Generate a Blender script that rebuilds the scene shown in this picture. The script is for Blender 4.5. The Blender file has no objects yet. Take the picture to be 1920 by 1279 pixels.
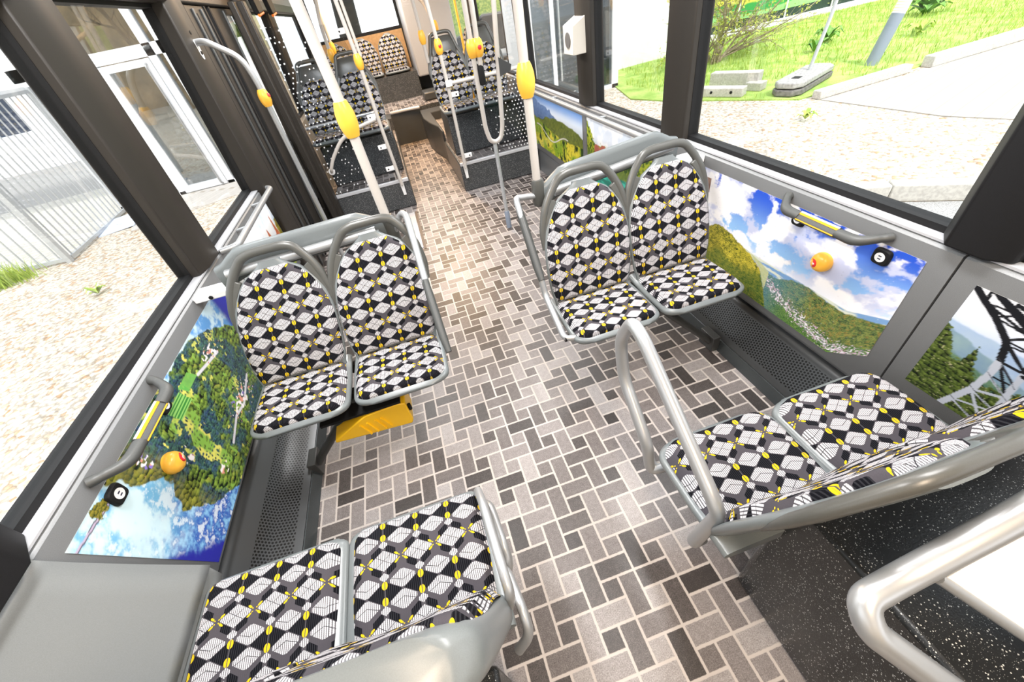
import bpy, math, random
import numpy as np
from mathutils import Vector, Matrix

random.seed(7)
RNG = np.random.RandomState(11)
SC = bpy.context.scene
COL = SC.collection

# ------------------------------------------------------------------ camera
FPX = 728.0
R_CAM = ((0.94715818, -0.30175102, 0.10880118),
         (-0.27968401, -0.61080831, 0.74073616),
         (-0.15706123, -0.73202426, -0.66292703))
cam_data = bpy.data.cameras.new('camera')
cam_data.sensor_fit = 'HORIZONTAL'
cam_data.sensor_width = 36.0
cam_data.lens = 36.0 * FPX / 1920.0
cam_data.clip_start = 0.02
cam_data.clip_end = 200
cam = bpy.data.objects.new('camera', cam_data)
COL.objects.link(cam)
_m = Matrix([[r[0], -r[1], -r[2]] for r in R_CAM]).to_4x4()
_m.translation = Vector((0, 0, 1.53))
cam.matrix_world = _m
SC.camera = cam

# ------------------------------------------------------------------ light
SC.view_settings.view_transform = 'Standard'
SC.view_settings.look = 'None'
SC.view_settings.gamma = 1.0
SC.view_settings.use_curve_mapping = False
SC.view_settings.exposure = 0.85
SC.cycles.max_bounces = 10
SC.cycles.transparent_max_bounces = 16
SC.cycles.use_denoising = True
SC.cycles.sample_clamp_indirect = 6.0

world = bpy.data.worlds.new('sky')
SC.world = world
world.use_nodes = True
_bg = world.node_tree.nodes['Background']
_bg.inputs[0].default_value = (0.93, 0.965, 1.0, 1)
_bg.inputs[1].default_value = 1.6

sun_d = bpy.data.lights.new('sun', 'SUN')
sun_d.energy = 2.3
sun_d.angle = math.radians(6)
sun_d.color = (1.0, 0.96, 0.9)
sun = bpy.data.objects.new('sun', sun_d)
COL.objects.link(sun)
sun.rotation_euler = Vector((-0.10, 0.62, -0.80)).to_track_quat('-Z', 'Y').to_euler()
sun.location = (0, -4, 9)


# ------------------------------------------------------------------ node maths
class G:
    """a material under construction; V objects are sockets with operators"""
    def __init__(self, name):
        self.mat = bpy.data.materials.new(name)
        self.mat.use_nodes = True
        self.nt = self.mat.node_tree
        self.bsdf = self.nt.nodes['Principled BSDF']
        self.out = self.nt.nodes['Material Output']

    def link(self, a, sock):
        if isinstance(a, V):
            self.nt.links.new(a.s, sock)
        elif isinstance(a, (tuple, list)):
            sock.default_value = tuple(a) + ((1,) if len(a) == 3 and len(sock.default_value) == 4 else ())
        else:
            sock.default_value = a

    def m(self, op, a, b=None, c=None):
        n = self.nt.nodes.new('ShaderNodeMath')
        n.operation = op
        for i, x in enumerate((a, b, c)):
            if x is not None:
                self.link(x, n.inputs[i])
        return V(self, n.outputs[0])

    def mix(self, f, a, b, mode='MIX'):
        n = self.nt.nodes.new('ShaderNodeMix')
        n.data_type = 'RGBA'
        n.blend_type = mode
        self.link(f, n.inputs[0])
        self.link(a, n.inputs[6])
        self.link(b, n.inputs[7])
        return V(self, n.outputs[2])

    def coords(self, kind='Object'):
        n = self.nt.nodes.new('ShaderNodeTexCoord')
        return V(self, n.outputs[kind])

    def world_pos(self):
        n = self.nt.nodes.new('ShaderNodeNewGeometry')
        return V(self, n.outputs['Position'])

    def xyz(self, v):
        n = self.nt.nodes.new('ShaderNodeSeparateXYZ')
        self.link(v, n.inputs[0])
        return [V(self, o) for o in n.outputs]

    def vec(self, x, y, z=0.0):
        n = self.nt.nodes.new('ShaderNodeCombineXYZ')
        for i, a in enumerate((x, y, z)):
            self.link(a, n.inputs[i])
        return V(self, n.outputs[0])

    def noise(self, v, scale, detail=3, rough=0.55, out=0):
        n = self.nt.nodes.new('ShaderNodeTexNoise')
        if v is not None:
            self.link(v, n.inputs['Vector'])
        n.inputs['Scale'].default_value = scale
        n.inputs['Detail'].default_value = detail
        n.inputs['Roughness'].default_value = rough
        return V(self, n.outputs[out])

    def voronoi(self, v, scale, feature='F1', out='Distance'):
        n = self.nt.nodes.new('ShaderNodeTexVoronoi')
        n.feature = feature
        if v is not None:
            self.link(v, n.inputs['Vector'])
        n.inputs['Scale'].default_value = scale
        return V(self, n.outputs[out])

    def white(self, v):
        n = self.nt.nodes.new('ShaderNodeTexWhiteNoise')
        self.link(v, n.inputs['Vector'])
        return V(self, n.outputs['Value'])

    def ramp(self, f, stops):
        n = self.nt.nodes.new('ShaderNodeValToRGB')
        self.link(f, n.inputs[0])
        el = n.color_ramp.elements
        while len(el) < len(stops):
            el.new(0.5)
        for e, (p, c) in zip(el, stops):
            e.position = p
            e.color = tuple(c) + (1,)
        return V(self, n.outputs[0])

    def attr(self, name):
        n = self.nt.nodes.new('ShaderNodeAttribute')
        n.attribute_name = name
        return V(self, n.outputs['Color'])

    def bump(self, h, strength=0.3, dist=0.002):
        n = self.nt.nodes.new('ShaderNodeBump')
        n.inputs['Strength'].default_value = strength
        n.inputs['Distance'].default_value = dist
        self.link(h, n.inputs['Height'])
        self.nt.links.new(n.outputs[0], self.bsdf.inputs['Normal'])

    def set(self, **k):
        names = dict(color='Base Color', rough='Roughness', metal='Metallic', spec='Specular IOR Level',
                     coat='Coat Weight', trans='Transmission Weight', alpha='Alpha', emit='Emission Color',
                     power='Emission Strength', sheen='Sheen Weight', ior='IOR', coat_rough='Coat Roughness')
        for a, b in k.items():
            self.link(b, self.bsdf.inputs[names[a]])
        return self.mat


class V:
    def __init__(self, g, s):
        self.g, self.s = g, s

    def _b(op):
        return lambda a, b: a.g.m(op, a, b)

    def _r(op):
        return lambda a, b: a.g.m(op, b, a)
    __add__ = _b('ADD'); __radd__ = _r('ADD'); __sub__ = _b('SUBTRACT'); __rsub__ = _r('SUBTRACT')
    __mul__ = _b('MULTIPLY'); __rmul__ = _r('MULTIPLY'); __truediv__ = _b('DIVIDE'); __rtruediv__ = _r('DIVIDE')
    __lt__ = _b('LESS_THAN'); __gt__ = _b('GREATER_THAN')

    def abs(a): return a.g.m('ABSOLUTE', a)
    def floor(a): return a.g.m('FLOOR', a)
    def fract(a): return a.g.m('FRACT', a)
    def mn(a, b): return a.g.m('MINIMUM', a, b)
    def mx(a, b): return a.g.m('MAXIMUM', a, b)
    def sin(a): return a.g.m('SINE', a)
    def mod(a, b): return a.g.m('FLOORED_MODULO', a, b)
    def sq(a): return a.g.m('MULTIPLY', a, a)
    def eq(a, b): return a.g.m('COMPARE', a, b, 0.1)
    def smooth(a, lo, hi):
        n = a.g.nt.nodes.new('ShaderNodeMapRange')
        n.interpolation_type = 'SMOOTHSTEP'
        a.g.link(a, n.inputs[0])
        n.inputs[1].default_value = lo
        n.inputs[2].default_value = hi
        return V(a.g, n.outputs[0])


MATS = {}


def plain(name, color, rough=0.5, metal=0.0, grain=0.0, scale=300.0, bump=0.0, coat=0.0, spec=0.5):
    """one coloured surface with fine procedural grain"""
    if name in MATS:
        return MATS[name]
    g = G(name)
    p = g.coords()
    n = g.noise(p, scale, 3)
    if grain:
        c = g.mix(n.smooth(0.3, 0.7), tuple(x * (1 - grain) for x in color), tuple(min(1, x * (1 + grain)) for x in color))
    else:
        c = color
    if bump:
        g.bump(n, bump, 0.001)
    MATS[name] = g.set(color=c, rough=rough, metal=metal, coat=coat, spec=spec)
    return MATS[name]


PANEL = plain('panel grey', (0.175, 0.182, 0.188), 0.42, grain=0.10, scale=700, bump=0.10)
PANEL_L = plain('panel light grey', (0.20, 0.21, 0.21), 0.38, grain=0.06, scale=700, bump=0.06)
SHELL = plain('seat shell grey', (0.150, 0.166, 0.17), 0.30, grain=0.05, scale=600, bump=0.05)
HANDLE = plain('seat handle grey', (0.078, 0.078, 0.072), 0.33, grain=0.05, scale=600, bump=0.05)
DARKGREY = plain('dark grey plastic', (0.045, 0.047, 0.048), 0.4, grain=0.1)
ARMPAD = plain('armrest grey', (0.060, 0.062, 0.060), 0.45, grain=0.06)
RUBBER = plain('black rubber', (0.009, 0.009, 0.0095), 0.6, grain=0.1, spec=0.2)
BLACK = plain('black pillar', (0.008, 0.008, 0.009), 0.6, grain=0.2, scale=900, bump=0.1, spec=0.25)
BROWN = plain('dark bronze pillar', (0.026, 0.0225, 0.019), 0.45, grain=0.10, scale=900, bump=0.06, spec=0.3)
ALU = plain('satin aluminium', (0.42, 0.43, 0.44), 0.34, metal=0.6)
ALUTRIM = plain('aluminium trim', (0.50, 0.505, 0.53), 0.4, metal=0.2)
POLE = plain('cream painted pole', (0.50, 0.465, 0.43), 0.25, grain=0.02, coat=0.3)
YELLOW = plain('yellow plastic', (0.90, 0.47, 0.05), 0.32)
YELLOWS = plain('yellow grip rubber', (0.62, 0.29, 0.012), 0.55, spec=0.2)
YELLOWD = plain('yellow moulded plastic', (0.90, 0.52, 0.01), 0.4)
RED = plain('red plastic', (0.68, 0.025, 0.03), 0.3)
WHITEP = plain('white plastic', (0.80, 0.80, 0.80), 0.35)
BEIGE = plain('ivory plastic', (0.66, 0.62, 0.55), 0.4)
INK = plain('white print', (0.9, 0.88, 0.86), 0.5)
INKD = plain('dark print', (0.02, 0.02, 0.05), 0.5)
CEIL = plain('pale ceiling panel', (0.74, 0.73, 0.71), 0.5, grain=0.03)
TOWER = plain('light grey cladding', (0.36, 0.36, 0.37), 0.55, grain=0.05, scale=500)
ORANGE = plain('orange edging', (0.9, 0.22, 0.02), 0.4)
WOOD = plain('tan board', (0.42, 0.24, 0.10), 0.6, grain=0.1, scale=30)
CONC = plain('concrete', (0.52, 0.50, 0.46), 0.9, grain=0.14, scale=40, bump=0.3)
WALLW = plain('white render', (0.86, 0.86, 0.87), 0.9, grain=0.02, scale=20)
FRAMEW = plain('white window frame', (0.78, 0.80, 0.84), 0.4)
BARK = plain('bark', (0.20, 0.15, 0.09), 0.9, grain=0.35, scale=30, bump=0.4)
FENCEM = plain('fence steel', (0.50, 0.52, 0.54), 0.5, metal=0.1, grain=0.06, scale=60)
GALV = plain('galvanised steel', (0.55, 0.57, 0.59), 0.4, metal=0.5, grain=0.06, scale=60)
BOLLGREY = plain('blue grey paint', (0.23, 0.27, 0.34), 0.45, grain=0.05)


def leafmat(name, c1, c2):
    g = G(name)
    n = g.noise(g.world_pos(), 9.0, 2)
    return g.set(color=g.mix(n.smooth(0.3, 0.7), c1, c2), rough=0.55)


LEAF = leafmat('young leaf', (0.42, 0.50, 0.05), (0.62, 0.66, 0.12))
LEAFD = leafmat('weed leaf', (0.09, 0.24, 0.03), (0.22, 0.42, 0.07))
GRASSB = leafmat('grass blade', (0.26, 0.40, 0.05), (0.52, 0.62, 0.13))


def glass(name, tint=(1, 1, 1), refl=0.02, dots=False):
    g = G(name)
    tr = g.nt.nodes.new('ShaderNodeBsdfTransparent')
    tr.inputs[0].default_value = tint + (1,)
    gl = g.nt.nodes.new('ShaderNodeBsdfGlossy')
    gl.inputs['Roughness'].default_value = 0.01
    fr = g.nt.nodes.new('ShaderNodeFresnel')
    fr.inputs[0].default_value = 1.35
    mx = g.nt.nodes.new('ShaderNodeMixShader')
    f = V(g, fr.outputs[0]) * (0.28 if refl < 0.1 else 0.55) + refl * 0.4
    g.nt.links.new(f.s, mx.inputs[0])
    g.nt.links.new(tr.outputs[0], mx.inputs[1])
    g.nt.links.new(gl.outputs[0], mx.inputs[2])
    res = mx.outputs[0]
    if dots:                      # ceramic dot print, denser towards the wall side
        x, y, z = g.xyz(g.world_pos())
        sx, sz = x / 0.034, z / 0.034
        row = sz.floor()
        ux = sx + row.mod(2.0) * 0.5
        cellr = g.white(g.vec(ux.floor(), row))
        dx = ux.fract() - 0.5
        dz = sz.fract() - 0.5
        d = (dx.sq() + dz.sq())
        dens = dots(x, z)
        on = (d < (cellr * 0.02 + 0.022)) * (cellr < dens)
        df = g.nt.nodes.new('ShaderNodeBsdfDiffuse')
        df.inputs[0].default_value = (0.72, 0.72, 0.72, 1)
        m2 = g.nt.nodes.new('ShaderNodeMixShader')
        g.nt.links.new(on.s, m2.inputs[0])
        g.nt.links.new(res, m2.inputs[1])
        g.nt.links.new(df.outputs[0], m2.inputs[2])
        res = m2.outputs[0]
    g.nt.links.new(res, g.out.inputs[0])
    return g.mat


GLASS = glass('window glass', (0.90, 0.91, 0.91))
GLASS_DOTL = glass('partition glass left', tint=(0.86, 0.88, 0.9), dots=lambda x, z: 0.95 - ((x + 0.95) * 1.6).mx(0.0) - ((z - 0.9).abs() * 0.0))
GLASS_DOTR = glass('partition glass right', tint=(0.86, 0.88, 0.9), dots=lambda x, z: 0.95 - ((1.26 - x) * 1.7).mx(0.0) - ((z - 0.85) * 3.0).mx(0.0))


def floor_material(name, warm=(1, 1, 1)):
    g = G(name)
    x, y, z = g.xyz(g.world_pos())
    u = 0.0625
    X = (x - 0.0553) / u
    Y = (y - 0.456) / u
    ix, iy = X.floor(), Y.floor()
    fx, fy = X - ix, Y - iy
    c = (ix + iy * 2.0).mod(5.0)
    is0, is1, is2, is4 = c.eq(0.0), c.eq(1.0), c.eq(2.0), c.eq(4.0)
    e = (fx + is1).mn((1.0 - fx) + is0).mn(fy + is4).mn((1.0 - fy) + is2)
    rid = g.white(g.vec(ix - is1, iy - is4, 3.0))
    p3 = g.vec(x, y, z)
    fine = g.noise(p3, 300, 5, 0.75)
    mid = g.noise(p3, 60, 3, 0.6)
    wob = (g.noise(p3, 110, 2) - 0.5) * 0.05
    grout = 1.0 - (e + wob).smooth(0.045, 0.085)
    tone = rid * 0.85 + (mid - 0.5) * 0.35 + (fine - 0.5) * 1.5
    brick = g.ramp(tone, [(0.02, (0.030, 0.025, 0.0235)), (0.36, (0.105, 0.089, 0.085)), (0.66, (0.205, 0.183, 0.179)), (1.0, (0.37, 0.345, 0.335))])
    col = g.mix(grout, brick, (0.43, 0.385, 0.355))
    g.bump(e.smooth(0.02, 0.10) + fine * 0.5, 0.25, 0.001)
    return g.set(color=col, rough=0.42, spec=0.45)


FLOOR = floor_material('brick print vinyl')


def fabric_material(name):
    g = G(name)
    uv = g.coords('UV')
    U, W, _ = g.xyz(uv)
    U = U * 1000.0
    W = W * 1000.0
    p, q = 93.0, 166.0
    X = U / p
    Y = W / q
    a = (X - (X + 0.5).floor()).abs() * p          # 0..46.5 from column of cross diamonds
    b = 46.5 - a                                   # from the column between
    yy = (Y - (Y + 0.5).floor()).abs() * q         # 0..83
    wA = a / 41.0 + yy / 28.0
    A = (wA < 1.0) * (a < 38.0)
    ey = yy - 57.5
    wB = b / 39.0 + ey.abs() / 25.0
    B = (wB < 1.0) * (b < 32.5) * (ey.abs() < 22.0)
    sa = a / 15.0 + (yy - 43.5).abs() / 11.0
    S = (sa < 1.0) * (a < 11.5)
    crossA = ((yy / 14.0 - a / 20.5).abs() < 0.06) * A
    ring = ((ey - (5.5 - b * 0.42)).abs() < 0.8) * B
    black1 = (wA > 1.06) * (wA < 1.74) * (a > 6.0) * (a < 33.0) * (sa > 1.12)
    black2 = (wB > 1.08) * (yy > 59.0) * (a > 1.6)
    black = black1.mx(black2)
    yd = ((a / 7.6).sq() + ((yy - 64.0) / 10.0).sq() < 1.0) * (a > 1.0)
    # yellow crosses at the half column on the diamond row
    t = (b * 0.77 + yy * 0.64)
    s = (yy * 0.77 - b * 0.64).abs()
    dash = ((t - 16.0) / 6.5).sq() + (s / 2.7).sq() < 1.0
    dot = ((t - 6.5) / 2.0).sq() + (s / 1.4).sq() < 1.0
    yel = yd.mx(dash).mx(dot)
    white = A.mx(B).mx(S)
    # knitted honeycomb mesh
    rib = (U * (2 * math.pi / 5.0)).sin()
    ribm = rib.smooth(0.15, 0.6)
    odd = ((U / 5.0 + 0.25).floor()).mod(2.0)
    knit = (W * (2 * math.pi / 4.4) + odd * math.pi).sin().smooth(0.62, 0.95)
    gap = ribm.mx(knit * 0.7)
    n = g.noise(g.vec(U, W), 0.9, 2)
    gray = g.mix(n, (0.050, 0.045, 0.052), (0.072, 0.066, 0.075))
    col = g.mix(black, gray, (0.003, 0.003, 0.005))
    col = g.mix(black * ribm * 0.10, col, (0.16, 0.16, 0.18))
    wc = g.mix(gap * 0.92, (0.64, 0.615, 0.63), (0.030, 0.028, 0.034))
    col = g.mix(white, col, wc)
    col = g.mix(crossA.mx(ring), col, (0.035, 0.035, 0.04))
    col = g.mix(yel, col, g.mix(gap * 0.5, (0.78, 0.52, 0.01), (0.10, 0.08, 0.02)))
    g.bump(1.0 - gap, 0.25, 0.001)
    return g.set(color=col, rough=0.9, spec=0.1)


FABRIC = fabric_material('diamond seat fabric')


def speckle_material(name, base=(0.014, 0.0148, 0.0155)):
    g = G(name)
    p = g.world_pos()
    d1 = g.voronoi(p, 150)
    d2 = g.voronoi(p, 330)
    n = g.noise(p, 25, 2)
    n2 = g.noise(p, 7, 2)
    spots = (d1 < 0.19) * (n > 0.40)
    sp2 = (d2 < 0.15) * (n2 > 0.46)
    f = spots.mx(sp2 * 0.6)
    col = g.mix(f, base, (0.62, 0.62, 0.60))
    g.bump(g.noise(p, 240, 2), 0.35, 0.001)
    return g.set(color=col, rough=0.30, spec=0.5)


SPECK = speckle_material('speckled black vinyl')
SPECKG = speckle_material('speckled charcoal vinyl', (0.040, 0.043, 0.046))


def perforated_material():
    g = G('perforated dark metal')
    U, W, _ = g.xyz(g.coords('UV'))
    s = 0.0125
    Y = W / s
    row = Y.floor()
    X = U / s + row.mod(2.0) * 0.5
    d = (X.fract() - 0.5).sq() + (Y.fract() - 0.5).sq()
    hole = d < 0.125
    band = (U > 0.035) * (U < 0.175) * (W > 0.06)
    h = hole * band
    col = g.mix(h, (0.060, 0.063, 0.066), (0.001, 0.001, 0.001))
    return g.set(color=col, rough=0.33, metal=0.35, spec=0.5)


PERF = perforated_material()


def gravel_material(name, c1, c2, c3, scale):
    g = G(name)
    p = g.world_pos()
    w = g.noise(p, 8, 2, out=1)
    d = g.voronoi(p, scale)
    r = g.voronoi(p, scale, out='Color')
    rx, ry, rz = g.xyz(r)
    col = g.ramp(rx, [(0.0, c1), (0.55, c2), (0.85, c3), (1.0, (0.50, 0.30, 0.16))])
    edge = d.smooth(0.45, 0.75)
    col = g.mix(edge * 0.55, col, (0.20, 0.155, 0.115))
    g.bump(1.0 - d, 1.0, 0.02)
    return g.set(color=col, rough=0.85)


GRAVEL = gravel_material('white gravel', (0.62, 0.565, 0.475), (0.76, 0.71, 0.63), (0.58, 0.48, 0.36), 26)


def grass_ground():
    g = G('lawn')
    p = g.world_pos()
    n = g.noise(p, 3, 4)
    f = g.noise(p, 60, 3)
    col = g.mix((n * 0.6 + f * 0.4).smooth(0.35, 0.65), (0.24, 0.42, 0.06), (0.52, 0.66, 0.18))
    g.bump(f, 0.6, 0.03)
    return g.set(color=col, rough=0.9)


LAWN = grass_ground()


def paver_material(name, c, sx, sy, rot=0.0, green=0.0):
    g = G(name)
    x, y, z = g.xyz(g.world_pos())
    X = (x * math.cos(rot) + y * math.sin(rot)) / sx
    Y = (y * math.cos(rot) - x * math.sin(rot)) / sy
    row = Y.floor()
    X = X + row.mod(2.0) * 0.5
    e = (X.fract() - 0.5).abs().mx((Y.fract() - 0.5).abs() )
    r = g.white(g.vec(X.floor(), row))
    n = g.noise(g.vec(x, y, z), 30, 3)
    col = g.mix(r * 0.5 + n * 0.4, tuple(k * 0.82 for k in c), c)
    joint = e.smooth(0.46, 0.49)
    gc = g.mix(g.noise(g.vec(x, y, z), 5, 2).smooth(0.5, 0.62), (0.30, 0.26, 0.20), (0.32, 0.40, 0.10)) if green else (0.33, 0.28, 0.22)
    return g.set(color=g.mix(joint * 0.7, col, gc), rough=0.9)


PAVER = paver_material('concrete pavers', (0.46, 0.44, 0.41), 0.20, 0.20, 0.35)
PAVERL = paver_material('grassy pavers', (0.62, 0.60, 0.56), 0.20, 0.14, -0.2, 1.0)
DECK = paver_material('plank paving', (0.60, 0.57, 0.54), 1.6, 0.11, 1.15)
ASPH = plain('asphalt', (0.36, 0.355, 0.35), 0.95, grain=0.35, scale=120, bump=0.6)


# ------------------------------------------------------------------ mesh builder
def fillet(pts, r, n=5):
    pts = [Vector(p) for p in pts]
    out = [pts[0]]
    for i in range(1, len(pts) - 1):
        p = pts[i]
        d0 = pts[i - 1] - p
        d1 = pts[i + 1] - p
        k = min(r, d0.length * 0.45, d1.length * 0.45)
        a = p + d0.normalized() * k
        b = p + d1.normalized() * k
        for j in range(n + 1):
            t = j / n
            out.append(a * (1 - t) ** 2 + p * 2 * t * (1 - t) + b * t * t)
    out.append(pts[-1])
    return out


class MB:
    def __init__(self):
        self.v, self.f, self.uv = [], [], []

    def add(self, vs, fs, uvs=None):
        o = len(self.v)
        self.v += [tuple(p) for p in vs]
        self.uv += list(uvs) if uvs else [(0, 0)] * len(vs)
        self.f += [tuple(o + i for i in f) for f in fs]
        return self

    def box(self, x0, x1, y0, y1, z0, z1):
        vs = [(x, y, z) for z in (z0, z1) for y in (y0, y1) for x in (x0, x1)]
        return self.add(vs, [(0, 2, 3, 1), (4, 5, 7, 6), (0, 1, 5, 4), (2, 6, 7, 3), (0, 4, 6, 2), (1, 3, 7, 5)])

    def obox(self, c, ax, ay, az):
        c, ax, ay, az = map(Vector, (c, ax, ay, az))
        vs = [c + ax * i + ay * j + az * k for k in (-1, 1) for j in (-1, 1) for i in (-1, 1)]
        return self.add(vs, [(0, 2, 3, 1), (4, 5, 7, 6), (0, 1, 5, 4), (2, 6, 7, 3), (0, 4, 6, 2), (1, 3, 7, 5)])

    def loft(self, rings, caps=True, closed=True):
        n = len(rings[0])
        vs = [p for r in rings for p in r]
        fs = []
        for i in range(len(rings) - 1):
            for j in range(n if closed else n - 1):
                k = (j + 1) % n
                fs.append((i * n + j, i * n + k, (i + 1) * n + k, (i + 1) * n + j))
        if caps:
            fs.append(tuple(reversed(range(n))))
            fs.append(tuple((len(rings) - 1) * n + j for j in range(n)))
        return self.add(vs, fs)

    def tube(self, path, r, n=14, caps=True, r2=None, up=None):
        path = [Vector(p) for p in path]
        tang = []
        for i in range(len(path)):
            a = path[max(0, i - 1)]
            b = path[min(len(path) - 1, i + 1)]
            tang.append((b - a).normalized())
        nv = Vector(up) if up else (Vector((0, 0, 1)) if abs(tang[0].z) < 0.9 else Vector((1, 0, 0)))
        rings = []
        for i, p in enumerate(path):
            t = tang[i]
            nv = (nv - t * nv.dot(t)).normalized()
            bv = t.cross(nv)
            rr = r[i] if isinstance(r, (list, tuple)) else r
            rb = (r2[i] if isinstance(r2, (list, tuple)) else r2) if r2 else rr
            rings.append([p + nv * (rr * math.cos(2 * math.pi * k / n)) + bv * (rb * math.sin(2 * math.pi * k / n)) for k in range(n)])
        return self.loft(rings, caps)

    def lathe(self, prof, c=(0, 0, 0), axis=(0, 0, 1), n=24):
        az = Vector(axis).normalized()
        ax = az.orthogonal().normalized()
        ay = az.cross(ax)
        c = Vector(c)
        return self.loft([[c + az * z + (ax * math.cos(2 * math.pi * k / n) + ay * math.sin(2 * math.pi * k / n)) * max(r, 1e-4)
                           for k in range(n)] for r, z in prof])

    def prism(self, poly, fn, d0, d1):
        """poly in 2-D; fn(a, b, d) -> point"""
        n = len(poly)
        vs = [fn(a, b, d0) for a, b in poly] + [fn(a, b, d1) for a, b in poly]
        fs = [tuple(range(n)), tuple(reversed(range(n, 2 * n)))]
        for i in range(n):
            j = (i + 1) % n
            fs.append((j, i, n + i, n + j))
        return self.add(vs, fs)

    def frame(self, outer, inner, fn, d0, d1):
        """ring-shaped plate: outer and inner are 4-point loops"""
        n = len(outer)
        vs = [fn(a, b, d) for d in (d0, d1) for L in (outer, inner) for a, b in L]
        fs = []
        for i in range(n):
            j = (i + 1) % n
            fs.append((i, j, n + j, n + i))
            fs.append((2 * n + j, 2 * n + i, 3 * n + i, 3 * n + j))
            fs.append((j, i, 2 * n + i, 2 * n + j))
            fs.append((n + i, n + j, 3 * n + j, 3 * n + i))
        return self.add(vs, fs)

    def grid(self, fn, nu, nv, uv=None):
        vs, us = [], []
        for i in range(nv + 1):
            for j in range(nu + 1):
                a, b = j / nu, i / nv
                vs.append(fn(a, b))
                us.append(uv(a, b) if uv else (a, b))
        fs = [(i * (nu + 1) + j, i * (nu + 1) + j + 1, (i + 1) * (nu + 1) + j + 1, (i + 1) * (nu + 1) + j)
              for i in range(nv) for j in range(nu)]
        return self.add(vs, fs, us)

    def build(self, name, mat, parent=None, bevel=0.0, local=False, angle=40, segs=2, label=None):
        off = Vector((0, 0, 0))
        if parent is not None and not local:
            q = parent
            while q is not None:
                off += Vector(q.location)
                q = q.parent
        me = bpy.data.meshes.new(name)
        me.from_pydata([(p[0] - off.x, p[1] - off.y, p[2] - off.z) for p in self.v], [], self.f)
        me.validate()
        import bmesh
        bm = bmesh.new()
        bm.from_mesh(me)
        bmesh.ops.recalc_face_normals(bm, faces=bm.faces)
        bm.to_mesh(me)
        bm.free()
        if any(u != (0, 0) for u in self.uv):
            l = me.uv_layers.new(name='UVMap')
            vi = np.zeros(len(me.loops), dtype=np.int32)
            me.loops.foreach_get('vertex_index', vi)
            l.data.foreach_set('uv', np.array(self.uv, dtype=np.float32)[vi].ravel())
        me.materials.append(mat)
        me.polygons.foreach_set('use_smooth', [True] * len(me.polygons))
        me.set_sharp_from_angle(angle=math.radians(angle))
        o = bpy.data.objects.new(name, me)
        COL.objects.link(o)
        if parent is not None:
            o.parent = parent
        if bevel:
            md = o.modifiers.new('bevel', 'BEVEL')
            md.width = bevel
            md.segments = segs
            md.limit_method = 'ANGLE'
            md.angle_limit = math.radians(50)
        if label:
            o['label'] = label
        return o


def tag(o, label, cat, group=None, kind=None):
    o['label'] = label
    o['category'] = cat
    if group:
        o['group'] = group
    if kind:
        o['kind'] = kind
    return o


def thing(name, label, cat, loc=(0, 0, 0), group=None):
    o = bpy.data.objects.new(name, None)
    o.empty_display_size = 0.05
    COL.objects.link(o)
    o.location = loc
    return tag(o, label, cat, group)


def struct(o, label=None, cat=None):
    o['kind'] = 'structure'
    if label:
        o['label'] = label
        o['category'] = cat or 'structure'
    return o


def box(x0, x1, y0, y1, z0, z1):
    return MB().box(x0, x1, y0, y1, z0, z1)


def copy_tree(o, parent=None):
    c = o.copy()
    COL.objects.link(c)
    if parent is not None:
        c.parent = parent
    for ch in list(o.children):
        copy_tree(ch, c)
    return c


def text_mesh(name, s, size, mat, parent, M, depth=0.0006):
    cu = bpy.data.curves.new(name, 'FONT')
    cu.body = s
    cu.size = size
    cu.extrude = depth
    cu.align_x = 'CENTER'
    cu.align_y = 'CENTER'
    tmp = bpy.data.objects.new(name, cu)
    COL.objects.link(tmp)
    dg = bpy.context.evaluated_depsgraph_get()
    me = bpy.data.meshes.new_from_object(tmp.evaluated_get(dg))
    bpy.data.objects.remove(tmp)
    me.transform(M)
    if parent is not None:
        off = Vector()
        q = parent
        while q is not None:
            off += Vector(q.location)
            q = q.parent
        me.transform(Matrix.Translation(-off))
    me.materials.clear()
    me.materials.append(mat)
    o = bpy.data.objects.new(name, me)
    COL.objects.link(o)
    if parent is not None:
        o.parent = parent
    return o


def basis(c, ax, ay):
    ax = Vector(ax).normalized()
    az = ax.cross(Vector(ay)).normalized()
    ay = az.cross(ax)
    m = Matrix((ax, ay, az)).transposed().to_4x4()
    m.translation = Vector(c)
    return m


# ------------------------------------------------------------------ value noise for printed pictures
def vnoise(x, y, seed):
    xi = np.floor(x).astype(np.int64)
    yi = np.floor(y).astype(np.int64)
    fx = x - xi
    fy = y - yi
    fx = fx * fx * (3 - 2 * fx)
    fy = fy * fy * (3 - 2 * fy)

    def h(a, b):
        n = (a * 374761393 + b * 668265263 + seed * 974711) & 0x7fffffff
        n = ((n ^ (n >> 13)) * 1274126177) & 0x7fffffff
        return ((n ^ (n >> 16)) & 0xffff) / 65535.0
    return (h(xi, yi) * (1 - fx) + h(xi + 1, yi) * fx) * (1 - fy) + (h(xi, yi + 1) * (1 - fx) + h(xi + 1, yi + 1) * fx) * fy


def fbm(x, y, seed, oct=5, gain=0.55):
    s = 0
    a = 1
    t = 0
    for k in range(oct):
        s = s + a * vnoise(x * 2 ** k, y * 2 ** k, seed + k)
        t += a
        a *= gain
    return s / t


def sst(x, a, b):
    t = np.clip((x - a) / (b - a), 0, 1)
    return t * t * (3 - 2 * t)


def lerp(a, b, f):
    f = np.asarray(f)[..., None]
    return np.asarray(a) * (1 - f) + np.asarray(b) * f


def srgb(*c):
    c = np.array(c, float) / 255
    return np.where(c <= 0.04045, c / 12.92, ((c + 0.055) / 1.055) ** 2.4)


_g = G('printed panorama foil')
PRINT = _g.set(color=_g.attr('print'), rough=0.35, spec=0.3)


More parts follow.
